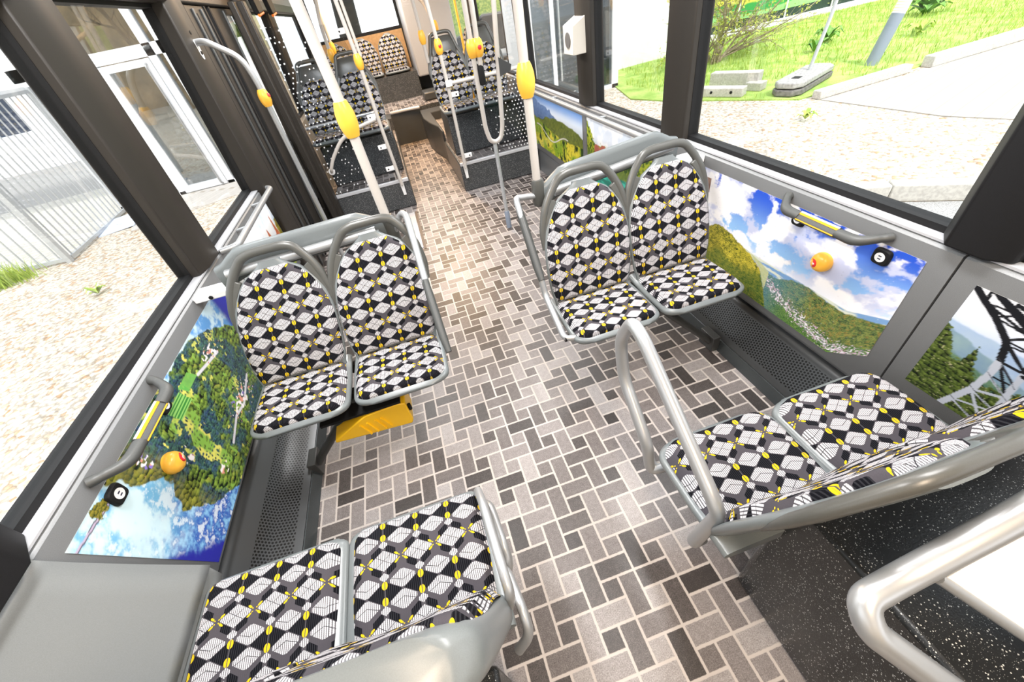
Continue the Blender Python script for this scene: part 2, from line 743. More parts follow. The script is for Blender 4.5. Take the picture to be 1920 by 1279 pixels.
def mural(name, label, corners, fn, res, normal_off, grp='printed landscape panels on the bus walls'):
    """corners: (bottom-left, bottom-right, top-right, top-left) on the wall; fn(a, b) -> rgb (linear); a 0..1 left-right, b 0..1 bottom-top"""
    c = [np.array(p, float) for p in corners]
    na, nb = res
    A, B = np.meshgrid(np.linspace(0, 1, na), np.linspace(0, 1, nb))
    P = ((1 - A) * (1 - B))[..., None] * c[0] + (A * (1 - B))[..., None] * c[1] + (A * B)[..., None] * c[2] + ((1 - A) * B)[..., None] * c[3]
    off = np.array(normal_off, float)
    P = P + off
    rgb = np.clip(fn(A, B), 0, 1) * 0.88
    base = c[0] + off
    V_ = (P - base).reshape(-1, 3)
    idx = np.arange(na * nb).reshape(nb, na)
    F = np.stack([idx[:-1, :-1], idx[:-1, 1:], idx[1:, 1:], idx[1:, :-1]], -1).reshape(-1, 4)
    me = bpy.data.meshes.new(name)
    # thin backing so that the foil has thickness
    bverts = [tuple(V_[i] - off * 0.9) for i in (0, na - 1, na * nb - 1, na * (nb - 1))]
    n0 = len(V_)
    me.from_pydata([tuple(p) for p in V_] + bverts, [], [tuple(int(i) for i in f) for f in F] + [(n0, n0 + 1, n0 + 2, n0 + 3)])
    at = me.color_attributes.new('print', 'FLOAT_COLOR', 'POINT')
    cc = np.ones((n0 + 4, 4), np.float32)
    cc[:n0, :3] = rgb.reshape(-1, 3)
    cc[n0:, :3] = 0.5
    at.data.foreach_set('color', cc.ravel())
    me.materials.append(PRINT)
    o = bpy.data.objects.new(name, me)
    COL.objects.link(o)
    o.location = tuple(base)
    tag(o, label, 'picture panel', grp)
    return o


# ================================================================== the bus shell
XL, XR = -1.0, 1.3


def lean(side, z):
    """the window walls tilt slightly inwards above the sill"""
    return max(0.0, z - 0.83) * (0.062 if side < 0 else -0.022)


YF, YB = -2.6, 8.75
ZW = 1.76                                     # underside of the header above the windows

struct(box(-1.08, 1.38, YF, YB, -0.05, 0.0).build('floor', FLOOR), 'grey brick print vinyl floor of the bus aisle', 'floor')

m = MB()
m.prism([(-0.86, 2.16), (1.16, 2.16), (1.40, 1.98), (1.40, 2.24), (-1.10, 2.24), (-1.10, 1.98)],
        lambda a, b, d: (a, d, b), YF, YB)
struct(m.build('ceiling', CEIL), 'pale bus ceiling', 'ceiling')


def lower_wall(name, side, spans, mat):
    """side -1 / +1: lower wall panels, window ledge and recessed skirting"""
    x0 = XL if side < 0 else XR
    m = MB()
    for (a, b) in spans:
        zt = 0.825 if side < 0 else 0.84
        pts = [(0, 0.29), (0.0, zt - 0.012), (0.012, zt), (0.05, zt + 0.004), (0.09, zt + 0.004), (0.09, 0.25), (0.03, 0.25)]
        m.prism(pts, lambda p, q, d: (x0 + side * p, d, q), a + 0.003, b - 0.003)
    lo, hi = min(s[0] for s in spans), max(s[1] for s in spans)
    m.prism([(0.055, 0), (0.055, 0.26), (0.09, 0.26), (0.09, 0)], lambda p, q, d: (x0 + side * p, d, q), lo, hi)
    return m.build(name, mat)


struct(lower_wall('wall_left', -1, [(YF, 0.60), (0.60, 2.98), (4.26, YB)], PANEL), 'grey lower wall panel on the left side of the bus', 'wall')
struct(lower_wall('wall_right', 1, [(YF, 0.555), (0.555, 2.92), (2.92, 4.25), (4.25, YB)], PANEL), 'grey lower wall panel on the right side of the bus', 'wall')
# light aluminium ledges under the windows
ML = MB().box(XL - 0.048, XL - 0.004, 0.30, 2.98, 0.8255, 0.8315)
struct(ML.build('trim_1', ALUTRIM), 'pale sill ledge under the left windows', 'trim')
ML = MB().box(XR + 0.006, XR + 0.042, YF, YB, 0.8405, 0.8475)
struct(ML.build('trim_2', ALUTRIM), 'pale sill ledge under the right windows', 'trim')


def pillar(name, side, y0, y1, mat, depth=0.012, lab=None):
    x0 = XL if side < 0 else XR
    m = MB()
    zt = 0.832 if side < 0 else 0.848
    w = y1 - y0
    prof = [(0.10, 0.0), (0.012, 0.0), (-depth, 0.25 * w), (-depth, 0.78 * w), (0.03, w), (0.10, w)]
    m.prism(prof, lambda p, q, d: (x0 + side * p + lean(side, d), y0 + q, d), zt, ZW + 0.02)
    return struct(m.build(name, mat, bevel=0.006), lab, 'pillar')


pillar('trim_3', -1, 0.30, 0.66, BLACK, 0.03, lab='black window pillar at the near left corner')
pillar('trim_4', -1, 1.80, 2.06, BROWN, lab='dark bronze window pillar above the left wall')
pillar('trim_5', 1, 0.47, 0.64, BLACK, 0.02, lab='black window pillar on the near right')
pillar('trim_6', 1, 1.80, 2.0, BROWN, lab='dark window pillar behind the right front seats')
pillar('trim_7', 1, 2.82, 3.05, BROWN, lab='dark window pillar carrying the ivory dispenser')
pillar('trim_8', 1, 4.25, 4.42, BROWN, lab='dark pillar beside the right glass partition')
pillar('trim_9', 1, 6.3, 6.5, BROWN, lab='dark pillar in the raised rear on the right')
pillar('trim_10', -1, 5.9, 6.1, BROWN, lab='dark pillar in the raised rear on the left')
# door posts: a grooved post before the door and a deep post after it
m = MB()
m.prism([(-1.09, 2.95), (-0.99, 2.95), (-0.97, 3.0), (-0.97, 3.17), (-0.99, 3.2), (-1.09, 3.2)], lambda a, b, d: (a + lean(-1, d), b, d), 0.0, ZW + 0.02)
o = m.build('trim_11', BROWN, bevel=0.006)
struct(o, 'dark bronze grooved post between window and door', 'pillar')
g1 = MB()
g1.prism([(-0.9705, 3.05), (-0.9675, 3.055), (-0.9675, 3.10), (-0.9705, 3.105)], lambda a, b, d: (a + lean(-1, d), b, d), 0.95, 1.68)
g1.build('groove', BLACK, o)
m = MB()
m.box(-0.885, -0.84, 4.03, 4.20, 0, ZW + 0.02).box(-0.865, -0.80, 4.13, 4.235, 0, ZW + 0.02)
struct(m.build('trim_12', BROWN, bevel=0.008), 'dark bronze post between door and glass partition', 'pillar')
# header rails above the windows
struct(box(-1.04, -0.915, YF, YB, ZW, 2.02).build('trim_13', BROWN, bevel=0.01), 'dark header rail above the left windows', 'trim')
struct(box(1.26, 1.37, YF, YB, ZW, 2.02).build('trim_14', BROWN, bevel=0.01), 'dark header rail above the right windows', 'trim')
m = MB()
m.prism([(-0.975, 1.80), (-0.93, 1.80), (-0.80, 2.10), (-0.84, 2.14), (-0.975, 2.05)], lambda a, b, d: (a, d, b), 4.0, YB - 0.02)
struct(m.build('trim_15', PANEL), 'grey cove panel above the rear left window', 'trim')


def window(n, side, y0, y1, lab):
    x0 = XL if side < 0 else XR
    zt = 0.829 if side < 0 else 0.845
    d = 0.058 if side > 0 else 0.062
    fn = lambda a, b, k: (x0 + side * k + lean(side, b), a, b)
    m = MB()
    m.frame([(y0, zt - 0.03), (y1, zt - 0.03), (y1, ZW + 0.01), (y0, ZW + 0.01)],
            [(y0 + 0.022, zt + 0.022), (y1 - 0.022, zt + 0.022), (y1 - 0.022, ZW - 0.015), (y0 + 0.022, ZW - 0.015)], fn, d - 0.018, d + 0.03)
    fr = struct(m.build('window_%d' % n, RUBBER), lab, 'window')
    p = MB().prism([(y0 + 0.01, zt - 0.01), (y1 - 0.01, zt - 0.01), (y1 - 0.01, ZW), (y0 + 0.01, ZW)], fn, d, d + 0.005)
    p.build('pane', GLASS, fr)
    return fr


window(1, -1, 0.60, 1.82, 'left bus window overlooking the gravel')
window(2, -1, 2.04, 2.97, 'left bus window in front of the glass entrance door')
window(3, -1, 4.76, 5.92, 'rear left bus window behind the dotted partition')
window(4, 1, 0.62, 1.82, 'large right bus window overlooking gravel and kerb')
window(5, 1, 1.98, 2.84, 'right bus window beside the ivory dispenser')
window(6, 1, 3.03, 4.27, 'right bus window in front of the glass facade')
window(7, 1, 4.40, 6.32, 'right bus window beside the raised rear seats')
window(8, 1, -1.2, 0.49, 'right bus window at the photo edge')
window(9, -1, 6.08, 8.6, 'rearmost left bus window')
window(10, -1, -1.2, 0.32, 'left bus window behind the camera')
window(11, 1, 6.48, 8.6, 'rearmost right bus window')

# folding door: two leaves with rubber edges and glass
def leaf(n, y0, y1, lab, g0, g1, extra=False):
    x = -1.035
    fn = lambda a, b, k: (x + k + lean(-1, b), a, b)
    m = MB()
    m.frame([(y0, 0.02), (y1, 0.02), (y1, 1.755), (y0, 1.755)], [(g0, 0.16), (g1, 0.16), (g1, 1.72), (g0, 1.72)], fn, 0, 0.045)
    d = struct(m.build('door_%d' % n, BROWN, bevel=0.005), lab, 'door')
    MB().prism([(g0 - 0.01, 0.15), (g1 + 0.01, 0.15), (g1 + 0.01, 1.73), (g0 - 0.01, 1.73)], fn, 0.02, 0.026).build('pane', GLASS, d)
    for q in (y0, y1):
        MB().prism([(q - 0.014, 0.02), (q + 0.014, 0.02), (q + 0.014, 1.755), (q - 0.014, 1.755)], fn, -0.004, 0.052).build('rubber_seal', RUBBER, d)
    for q in (g0 - 0.05, g1 + 0.08):
        MB().prism([(q - 0.012, 0.05), (q + 0.012, 0.05), (q + 0.012, 1.74), (q - 0.012, 1.74)], fn, 0.045, 0.058).build('guide_strip', DARKGREY, d, bevel=0.003)
    if extra:
        yb = 4.44
        MB().tube(fillet([(-1.045 + 0.057, yb - .10, 1.74), (-1.05 + 0.057, yb - .06, 1.66), (-1.075, yb, 1.5), (-1.10, yb - .06, 1.1), (-1.10, yb - .07, 0.5)], 0.06), 0.016).build('handrail', WHITEP, d)
        MB().box(-1.098, -1.092, yb - .03, yb + .10, 1.00, 1.16).build('red_notice', RED, d)
    return d


leaf(1, 3.215, 3.60, 'near dark leaf of the folding bus door', 3.40, 3.43)
leaf(2, 3.70, 4.74, 'far dark leaf of the folding bus door with red notice', 4.05, 4.41, extra=True)

# rear wall with window and side corner
m = MB()
m.frame([(-1.09, 0.0), (1.39, 0.0), (1.39, 2.2), (-1.09, 2.2)], [(-0.86, 1.36), (0.56, 1.36), (0.56, 2.0), (-0.86, 2.0)], lambda a, b, d: (a, d, b), YB - 0.06, YB)
w = struct(m.build('wall_rear', DARKGREY), 'dark rear wall of the bus around the back window', 'wall')
m = MB().frame([(-0.90, 1.32), (0.60, 1.32), (0.60, 2.04), (-0.90, 2.04)], [(-0.82, 1.39), (0.52, 1.39), (0.52, 1.97), (-0.82, 1.97)], lambda a, b, d: (a, d, b), YB - 0.085, YB - 0.055)
fr = struct(m.build('window_12', RUBBER, bevel=0.01), 'back window of the bus', 'window')
MB().box(-0.84, 0.54, YB - 0.04, YB - 0.035, 1.38, 1.99).build('pane', GLASS, fr)
struct(box(-0.98, 0.54, YB - 0.11, YB - 0.062, 0.80, 1.345).build('trim_16', WOOD), 'tan board behind the rear bench seats', 'trim')
# front end of the bus, behind the camera
m = MB().frame([(-1.09, 0.0), (1.39, 0.0), (1.39, 2.2), (-1.09, 2.2)], [(-0.95, 0.85), (1.25, 0.85), (1.25, 2.1), (-0.95, 2.1)], lambda a, b, d: (a, d, b), YF, YF + 0.06)
struct(m.build('wall_front', PANEL), 'front wall of the bus below the windscreen', 'wall')
struct(box(-0.97, 1.27, YF + 0.02, YF + 0.026, 0.83, 2.12).build('window_13', GLASS), 'windscreen of the bus', 'window')

# engine tower at the rear right
struct(MB().prism([(0.56, 7.75), (1.29, 7.75), (1.29, 8.68), (0.62, 8.68), (0.56, 8.6)], lambda a, b, d: (a, b, d), 0.72, 2.2).build('trim_17', TOWER, bevel=0.02),
       'light grey engine tower in the rear right corner', 'tower')

# raised platforms either side of the rear aisle
def platform(name, x0, x1, lab):
    m = box(x0, x1, 4.25, 6.6, 0.0, 0.285)
    p = struct(m.build(name, SPECKG, bevel=0.012), lab, 'platform')
    box(x0 + 0.02, x1 - 0.01, 4.275, 6.6, 0.285, 0.291).build('tread', FLOOR, p)
    box(x0 + 0.005, x1 - 0.005, 4.243, 4.275, 0.262, 0.295).build('nosing', ALUTRIM, p, bevel=0.005, label='bright aluminium step nosing')
    return p


platform('platform', -0.825, -0.068, 'speckled charcoal seat platform left of the rear aisle')
platform('platform', 0.475, 1.295, 'speckled charcoal seat platform right of the rear aisle')
for (a, b, lab) in ((-0.815, -0.085, 'dark speckled box below the tall seats left of the rear aisle'), (0.50, 1.29, 'dark speckled box below the tall seats right of the rear aisle')):
    struct(box(a, b, 4.56, 5.15, 0.292, 0.675).build('seat_plinth', SPECKG, bevel=0.015), lab, 'plinth')
m = box(-0.995, 1.295, 7.0, YB - 0.06, 0.0, 0.44)
p = struct(m.build('platform', SPECKG), 'dark upper deck at the end of the aisle', 'platform')
box(-0.99, 1.29, 7.0, YB - 0.1, 0.44, 0.446).build('tread', FLOOR, p)
MB().tube(fillet([(-0.06, 6.97, 0.435), (-0.05, 6.93, 0.45), (0.20, 6.90, 0.455), (0.38, 6.88, 0.45)], 0.05), 0.022).build('nosing', ALUTRIM, p)
MB().prism([(-0.07, 0.0), (0.39, 0.0), (0.39, 0.44), (-0.07, 0.44)], lambda a, b, d: (a, 6.93 + d, b), 0, 0.06).build('riser', DARKGREY, p)
struct(box(-0.995, -0.068, 6.6, 7.0, 0.0, 0.44).build('platform', SPECKG), 'dark step behind the left seat platform', 'platform')
m = MB()
m.prism([(0.475, 5.3), (0.47, 5.6), (0.40, 5.95), (0.36, 6.3), (0.37, 6.93), (1.295, 6.93), (1.295, 6.61), (0.50, 6.60), (0.50, 5.3)], lambda a, b, d: (a, b, d), 0.0, 0.40)
struct(m.build('platform', DARKGREY, bevel=0.01), 'dark curved side of the aisle below the right seats', 'platform')
struct(box(-0.99, 0.56, 7.93, 8.60, 0.446, 0.80).build('trim_18', SPECKG), 'speckled riser below the rear bench seats', 'bench riser')
struct(box(0.52, 0.86, 7.25, 7.62, 0.446, 0.56).build('trim_19', DARKGREY, bevel=0.02), 'dark step box before the engine tower', 'step')

# wheel-arch pedestal under the near right seats, and its twin on the left
m = MB()
m.prism([(0.600, 0.26), (0.600, YF + 0.1), (1.295, YF + 0.1), (1.295, 0.20), (0.70, 0.20), (0.66, 0.27), (0.63, 0.275)], lambda a, b, d: (a, b, d), 0.0, 0.575)
struct(m.build('pedestal', SPECK, bevel=0.012), 'speckled black wheel arch pedestal behind the near right seats', 'pedestal')
m = MB().box(-0.995, -0.16, YF + 0.1, 0.22, 0.0, 0.40)
struct(m.build('pedestal', SPECK, bevel=0.012), 'speckled black pedestal below the near left seats', 'pedestal')
# moulded grey cover between near left seats and wall
def cover_pt(a, b):
    y = 0.60 - 1.0 * b
    y += 0.075 * (a - 0.05) * (1 - b)
    t = a
    x = -1.0 + 0.105 * (t ** 1.25)
    z = 0.822 - 0.362 * t - 0.03 * math.sin(math.pi * t) * 0.0
    return (x, y, z)
m = MB().grid(cover_pt, 14, 14)
m2 = [(-0.893, 0.672 - 1.0 * b * 1.07, 0.458) for b in (0, 1)]
m.add([(-0.895, 0.67, 0.46), (-0.895, -0.40, 0.46), (-0.895, -0.40, 0.0), (-0.895, 0.67, 0.40)], [(0, 1, 2, 3)])
o = m.build('side_cover', PANEL_L)
md = o.modifiers.new('solid', 'SOLIDIFY'); md.thickness = 0.008; md.offset = -1
struct(o, 'smooth grey moulded cover beside the near left seats', 'cover')


# ------------------------------------------------------------------ heater covers along the walls
def heater(name, side, y0, y1, label):
    xw = XL if side < 0 else XR
    xi = -0.855 if side < 0 else 1.225
    t = thing(name, label, 'heater cover', (xw + side * 0.03, (y0 + y1) / 2, 0.0), 'perforated heater covers along the walls')
    P = [(xi, 0.055), (xi - side * -0.0, 0.06), (xw - side * 0.045, 0.10), (xw - side * 0.01, 0.15), (xw + side * 0.025, 0.21), (xw + side * 0.05, 0.245)]
    cum = [0]
    for i in range(1, len(P)):
        cum.append(cum[-1] + math.hypot(P[i][0] - P[i - 1][0], P[i][1] - P[i - 1][1]))
    nu = 40
    m = MB()
    vs, us = [], []
    for j in range(nu + 1):
        y = y0 + (y1 - y0) * j / nu
        for i, (x, z) in enumerate(P):
            vs.append((x, y, z))
            us.append((cum[i], (y - y0) + 0.0001))
    k = len(P)
    m.add(vs, [(j * k + i, j * k + i + 1, (j + 1) * k + i + 1, (j + 1) * k + i) for j in range(nu) for i in range(k - 1)], us)
    o = m.build('perforated_cover', PERF, t)
    md = o.modifiers.new('solid', 'SOLIDIFY'); md.thickness = 0.006; md.offset = -1
    MB().prism([(xi - side * 0.022, 0.001), (xi - side * 0.004, 0.055), (xi + side * 0.03, 0.062), (xi + side * 0.03, 0.001)], lambda a, b, d: (a, d, b), y0, y1).build('edge_strip', plain('ribbed steel edge', (0.08, 0.09, 0.095), 0.25, metal=0.6, grain=0.05), t, label='ribbed steel strip along the floor')
    return t


heater('heater_cover', -1, 0.68, 2.0, 'dark perforated heater cover along the left wall under the lake picture')
heater('heater_cover', 1, 0.60, 2.0, 'dark perforated heater cover along the right wall under the cloud picture')


# ================================================================== printed landscape panels
def poly_d(x, y, pts):
    """distance to a polyline"""
    d = None
    for p, q in zip(pts, pts[1:]):
        e = seg(x, y, p[0], p[1], q[0], q[1])
        d = e if d is None else np.minimum(d, e)
    return d


def seg(px, py, x0, y0, x1, y1):
    dx, dy = x1 - x0, y1 - y0
    t = np.clip(((px - x0) * dx + (py - y0) * dy) / (dx * dx + dy * dy), 0, 1)
    return np.hypot(px - x0 - t * dx, py - y0 - t * dy)


def trees(x, y, k, seed):
    """rounded tree crowns: returns 0..1 light on the crowns and a per-tree random tone"""
    X, Y = x * k + 1.6 * (vnoise(x * k * .45, y * k * .45, seed + 7) - .5), y * k + 1.6 * (vnoise(x * k * .45, y * k * .45, seed + 8) - .5)
    best = np.full(X.shape, 9.0)
    tone = np.zeros(X.shape)
    lit = np.zeros(X.shape)
    xi, yi = np.floor(X), np.floor(Y)
    for di in (-1, 0, 1):
        for dj in (-1, 0, 1):
            cx, cy = xi + di, yi + dj
            h1 = vnoise(cx * 7.13 + .5, cy * 3.77 + .5, seed)
            h2 = vnoise(cx * 5.31 + .5, cy * 9.19 + .5, seed + 1)
            h3 = vnoise(cx * 2.71 + .5, cy * 4.37 + .5, seed + 2)
            px, py = cx + .2 + .6 * h1, cy + .2 + .6 * h2
            d = np.hypot(X - px, Y - py) / (.55 + .35 * h3)
            m = d < best
            best = np.where(m, d, best)
            tone = np.where(m, h3, tone)
            lit = np.where(m, (Y - py) * .8 + (X - px) * .3, lit)
    return np.clip(.5 + lit - best * .25, 0, 1), tone, best


def pic_lake(a, b):
    """lake shore from the air; a: 0 near .. 1 far; b: 0 bottom .. 1 top"""
    yy = .775 * (1 - b) + .635 * b
    yy = yy + a * (1.86 - yy)
    a = (yy - .64) / 1.22
    x, y = a * 2.6, b
    n1 = fbm(x * 3, y * 3, 3)
    n2 = fbm(x * 9, y * 9, 17)
    n3 = fbm(x * 40, y * 40, 29, 3)
    n4 = fbm(x * 14, y * 14, 33, 4)
    # water: pale by the shore, cloudy swirls, deep blue in the lower near corner
    w = fbm(x * 7 + y * 3, y * 9 - x * 5, 41, 6, .6)
    wf = fbm(x * 20 + y * 9, y * 26 - x * 9, 44, 5, .65)
    mid = sst(.62 - b * .9 - (.10 - a) * .4 + (n1 - .5) * .9, .05, .5)
    water = lerp(srgb(214, 240, 248), srgb(120, 186, 226), sst(w, .38, .62))
    water = lerp(water, lerp(srgb(140, 196, 236), srgb(30, 84, 178), sst(w * .5 + wf * .5, .36, .56)), mid)
    water = lerp(water, srgb(240, 250, 252), sst(wf + (w - .5) * .8, .58, .72) * .7)
    deep = np.interp(b, [0, .12, .35, .56, 1], [.175, .14, .085, .03, -.2])
    water = lerp(water, srgb(34, 38, 158), sst(deep - a + (w - .5) * .05, -.012, .018))
    # woods
    l1, t1, d1 = trees(x, y, 24, 61)
    l2, t2, d2 = trees(x + .3, y, 46, 71)
    zone = sst(n2 + (n1 - .5) * .6, .40, .58)
    dark = lerp(srgb(20, 42, 58), srgb(84, 134, 112), l2 * .8 + (n3 - .5) * 1.0)
    dark = lerp(dark, srgb(70, 96, 150), sst(t2, .55, .8) * .35)
    green = lerp(srgb(26, 54, 24), srgb(150, 182, 70), l1 * .85 + (n3 - .5) * 1.0)
    green = lerp(green, srgb(176, 172, 70), sst(t1, .62, .8) * sst(l1, .4, .8) * .5)
    wood = lerp(green, dark, zone)
    edge = sst(.30 - a, 0, .1)
    wood = lerp(wood, lerp(srgb(60, 66, 20), srgb(170, 158, 60), l1 + (n3 - .5) * .6), edge * .75)
    md = poly_d(x, y, [(.415 * 2.6, .66), (.383 * 2.6, .523), (.372 * 2.6, .40), (.398 * 2.6, .22)])
    mead = sst(.075 + (n4 - .5) * .12 - md, 0, .012)
    mead = np.maximum(mead, sst(n4, .63, .67) * (a > .3))
    wood = lerp(wood, lerp(srgb(132, 178, 74), srgb(218, 214, 104), sst(n2, .4, .6)), mead * sst(d1, .25, .45))
    fld = (np.abs(a - .52 + (b - .82) * .25) < .036) * (np.abs(b - .825) < .045)
    wood = lerp(wood, srgb(120, 184, 86), fld * (.6 + .6 * n4))
    vin = (np.abs(a - .43 + (b - .8) * .12) < .042) * (np.abs(b - .79) < .065)
    wood = lerp(wood, lerp(srgb(60, 140, 60), srgb(150, 206, 110), (np.sin(b * 260) > 0) * 1.0), vin * 1.0)
    # roads and houses
    rd = np.minimum(poly_d(x, y, [(1.86, .70), (1.62, .745), (1.48, .775)]), poly_d(x, y, [(1.95, .30), (1.64, .22), (1.45, .26), (1.2, .2)]))
    wood = lerp(wood, srgb(226, 224, 234), sst(.016 - rd, 0, .006) * .9)
    vill = np.exp(-((a - .64) / .09) ** 2 - ((b - .26) / .10) ** 2) + np.exp(-((a - .68) / .05) ** 2 - ((b - .76) / .07) ** 2) + np.exp(-((a - .355) / .03) ** 2 - ((b - .2) / .06) ** 2) + np.exp(-((a - .23) / .02) ** 2 - ((b - .86) / .08) ** 2) + .8 * np.exp(-((a - .315) / .02) ** 2 - ((b - .56) / .06) ** 2)
    hs = vnoise(x * 40, y * 60, 91)
    hc = lerp(srgb(244, 238, 240), srgb(222, 150, 130), sst(vnoise(x * 30, y * 30, 97), .55, .6))
    hc = lerp(hc, srgb(128, 112, 196), sst(vnoise(x * 22, y * 22, 99), .74, .78))
    wood = lerp(wood, hc, sst(hs + vill * .55, .98, 1.04))
    shore = np.interp(b, [0, .02, .23, .44, .54, .586, .686, .787, .906, .99], [.345, .338, .233, .180, .20, .228, .224, .176, .16, .134])
    land = sst(a - shore + (n4 - .5) * .03, 0, .005)
    c = lerp(water, wood, land)
    top = np.interp(a, [.3, .454, .5, .56, .65, .75, .85, .92, 1], [1.2, .957, .975, .995, .972, .886, .737, .6, .45])
    far = sst(b - top + (n4 - .5) * .05, 0, .012)
    fw = lerp(srgb(206, 234, 248), srgb(96, 160, 224), sst(w, .4, .6))
    fw = lerp(fw, srgb(30, 40, 160), sst(a + (n1 - .5) * .05 - .86, 0, .035))
    c = lerp(c, fw, far)
    pier = poly_d(x, y, [(0, .952), (.064 * 2.6, .937), (.107 * 2.6, .925)])
    c = lerp(c, srgb(196, 180, 206), sst(.007 - pier, 0, .003))
    c = lerp(c, srgb(70, 60, 70), sst(.004 - np.abs(pier - .008), 0, .002) * (b < .95))
    tr = sst(.045 - np.hypot((x - .092 * 2.6) * .8, b - .955) + (n3 - .5) * .06, 0, .006)
    c = lerp(c, lerp(srgb(40, 60, 26), srgb(176, 160, 60), l2), tr)
    return c


def pic_clouds(a, b):
    """clouds over hills; a: 0 far .. 1 near; b: 0 bottom .. 1 top"""
    x, y = a * 2.5, b
    n1 = fbm(x * 2.4, y * 3.2, 5, 5)
    n2 = fbm(x * 7, y * 7, 9)
    n3 = fbm(x * 44, y * 44, 13, 3)
    puff = fbm(x * 5.5, y * 6.5, 23, 6, .58)
    sky = lerp(srgb(40, 84, 200), srgb(150, 196, 242), sst(b, 1.0, .5))
    hole = np.zeros_like(a)
    for (ca, cb, ra, rb, k) in ((.27, .95, .045, .10, 1.1), (.49, .90, .075, .16, 1.25), (.54, 1.0, .05, .10, 1), (.71, .97, .09, .07, 1.1), (.80, .92, .05, .07, .9), (.87, .90, .06, .13, 1.15), (.96, .99, .08, .09, 1.1), (.94, .66, .06, .07, .8), (.62, .60, .12, .05, .5), (.40, .70, .05, .06, .6), (.36, .60, .1, .04, .5), (.77, .55, .1, .04, .5)):
        hole = np.maximum(hole, k * np.exp(-((a - ca) / ra) ** 2 - ((b - cb) / rb) ** 2))
    wisp = fbm(x * 15, y * 18, 27, 4, .6)
    cover = sst(.5 + (puff - .5) * 1.7 + (wisp - .5) * .35 + .22 - hole * .52, .30, .52)
    sh = fbm(x * 4.4, y * 6, 33, 5)
    cc = lerp(srgb(196, 202, 230), srgb(253, 252, 254), sst(sh + (puff - .5) * .6, .34, .56))
    c = lerp(sky, cc, cover)
    c = lerp(c, srgb(232, 238, 250), sst(.56 - b, 0, .14) * .6)
    # distant plain with pale fields
    hz = .435 + (n2 - .5) * .01
    pl = lerp(srgb(120, 160, 206), srgb(216, 222, 206), sst(fbm(x * 4, y * 40, 37), .45, .55))
    c = lerp(c, pl, sst(hz - b, 0, .008))
    # wooded ridge
    rd = np.interp(a, [.45, .55, .60, .636, .69, .76, .83, .89, 1.0], [.30, .36, .345, .34, .415, .435, .41, .405, .375]) + (n2 - .5) * .02 + (n3 - .5) * .02
    l2, t2, d2 = trees(x, y, 70, 71)
    far_g = lerp(srgb(58, 116, 140), srgb(112, 160, 150), l2)
    near_g = lerp(srgb(46, 80, 48), srgb(158, 164, 84), l2 * .9 + (n3 - .5) * .9)
    near_g = lerp(near_g, srgb(176, 124, 60), sst(t2, .7, .8) * .3)
    rg = lerp(near_g, far_g, sst(.78 - a + (n2 - .5) * .1, -.04, .18) * .75)
    c = lerp(c, rg, sst(rd - b, 0, .01))
    gl = sst(.19 - (a - .72) * .30 - b, 0, .05) * sst(a, .6, .72)
    c = lerp(c, lerp(srgb(40, 84, 40), srgb(128, 168, 78), l2 + (n3 - .5) * .4), gl * .9)
    # town in the valley
    tc = np.interp(a, [.50, .572, .688, .793, .888, .96], [.40, .30, .175, .10, .065, .02])
    band = np.exp(-((b - tc) / .065) ** 2) * sst(a, .50, .56)
    hs = vnoise(x * 105, y * 140, 71)
    hc = lerp(srgb(236, 230, 240), srgb(206, 176, 196), sst(vnoise(x * 61, y * 61, 73), .5, .6))
    hc = lerp(hc, srgb(110, 126, 116), sst(vnoise(x * 70, y * 110, 75), .56, .66))
    c = lerp(c, hc, sst(hs + band * .60, .92, 1.06))
    c = lerp(c, srgb(225, 225, 235), sst(hs - .97, 0, .01) * gl)
    # bright hill on the left
    hb = np.interp(a, [.0, .2, .27, .30, .33, .387, .445, .508, .558, .60, .64], [.40, .42, .47, .525, .53, .505, .455, .41, .33, .16, -.05]) + (n2 - .5) * .03 + (n3 - .5) * .03
    l1, t1, d1 = trees(x, y, 60, 81)
    hill = lerp(srgb(66, 82, 16), srgb(222, 204, 70), l1 * .8 + (n1 - .45) * .9 + (n3 - .5) * 1.0)
    hill = lerp(hill, srgb(60, 100, 40), sst(.30 - b + (n2 - .5) * .2, 0, .1) * .6)
    c = lerp(c, hill, sst(hb - b, 0, .008))
    hb2 = np.interp(a, [.4, .445, .508, .56, .60, .61], [.3, .46, .43, .40, .36, -1])
    pale = sst(hb2 - b, 0, .008) * sst(b - hb, 0, .008)
    c = lerp(c, lerp(srgb(170, 186, 140), srgb(206, 206, 150), n3), pale * .9)
    # stone tower
    tw = (np.abs(a - .185 - .0 * b) < .03 + .012 * (b > .78)) * (b < .92) * (b > .3)
    c = lerp(c, lerp(srgb(112, 84, 74), srgb(176, 142, 128), n3), tw * 1.0)
    return c


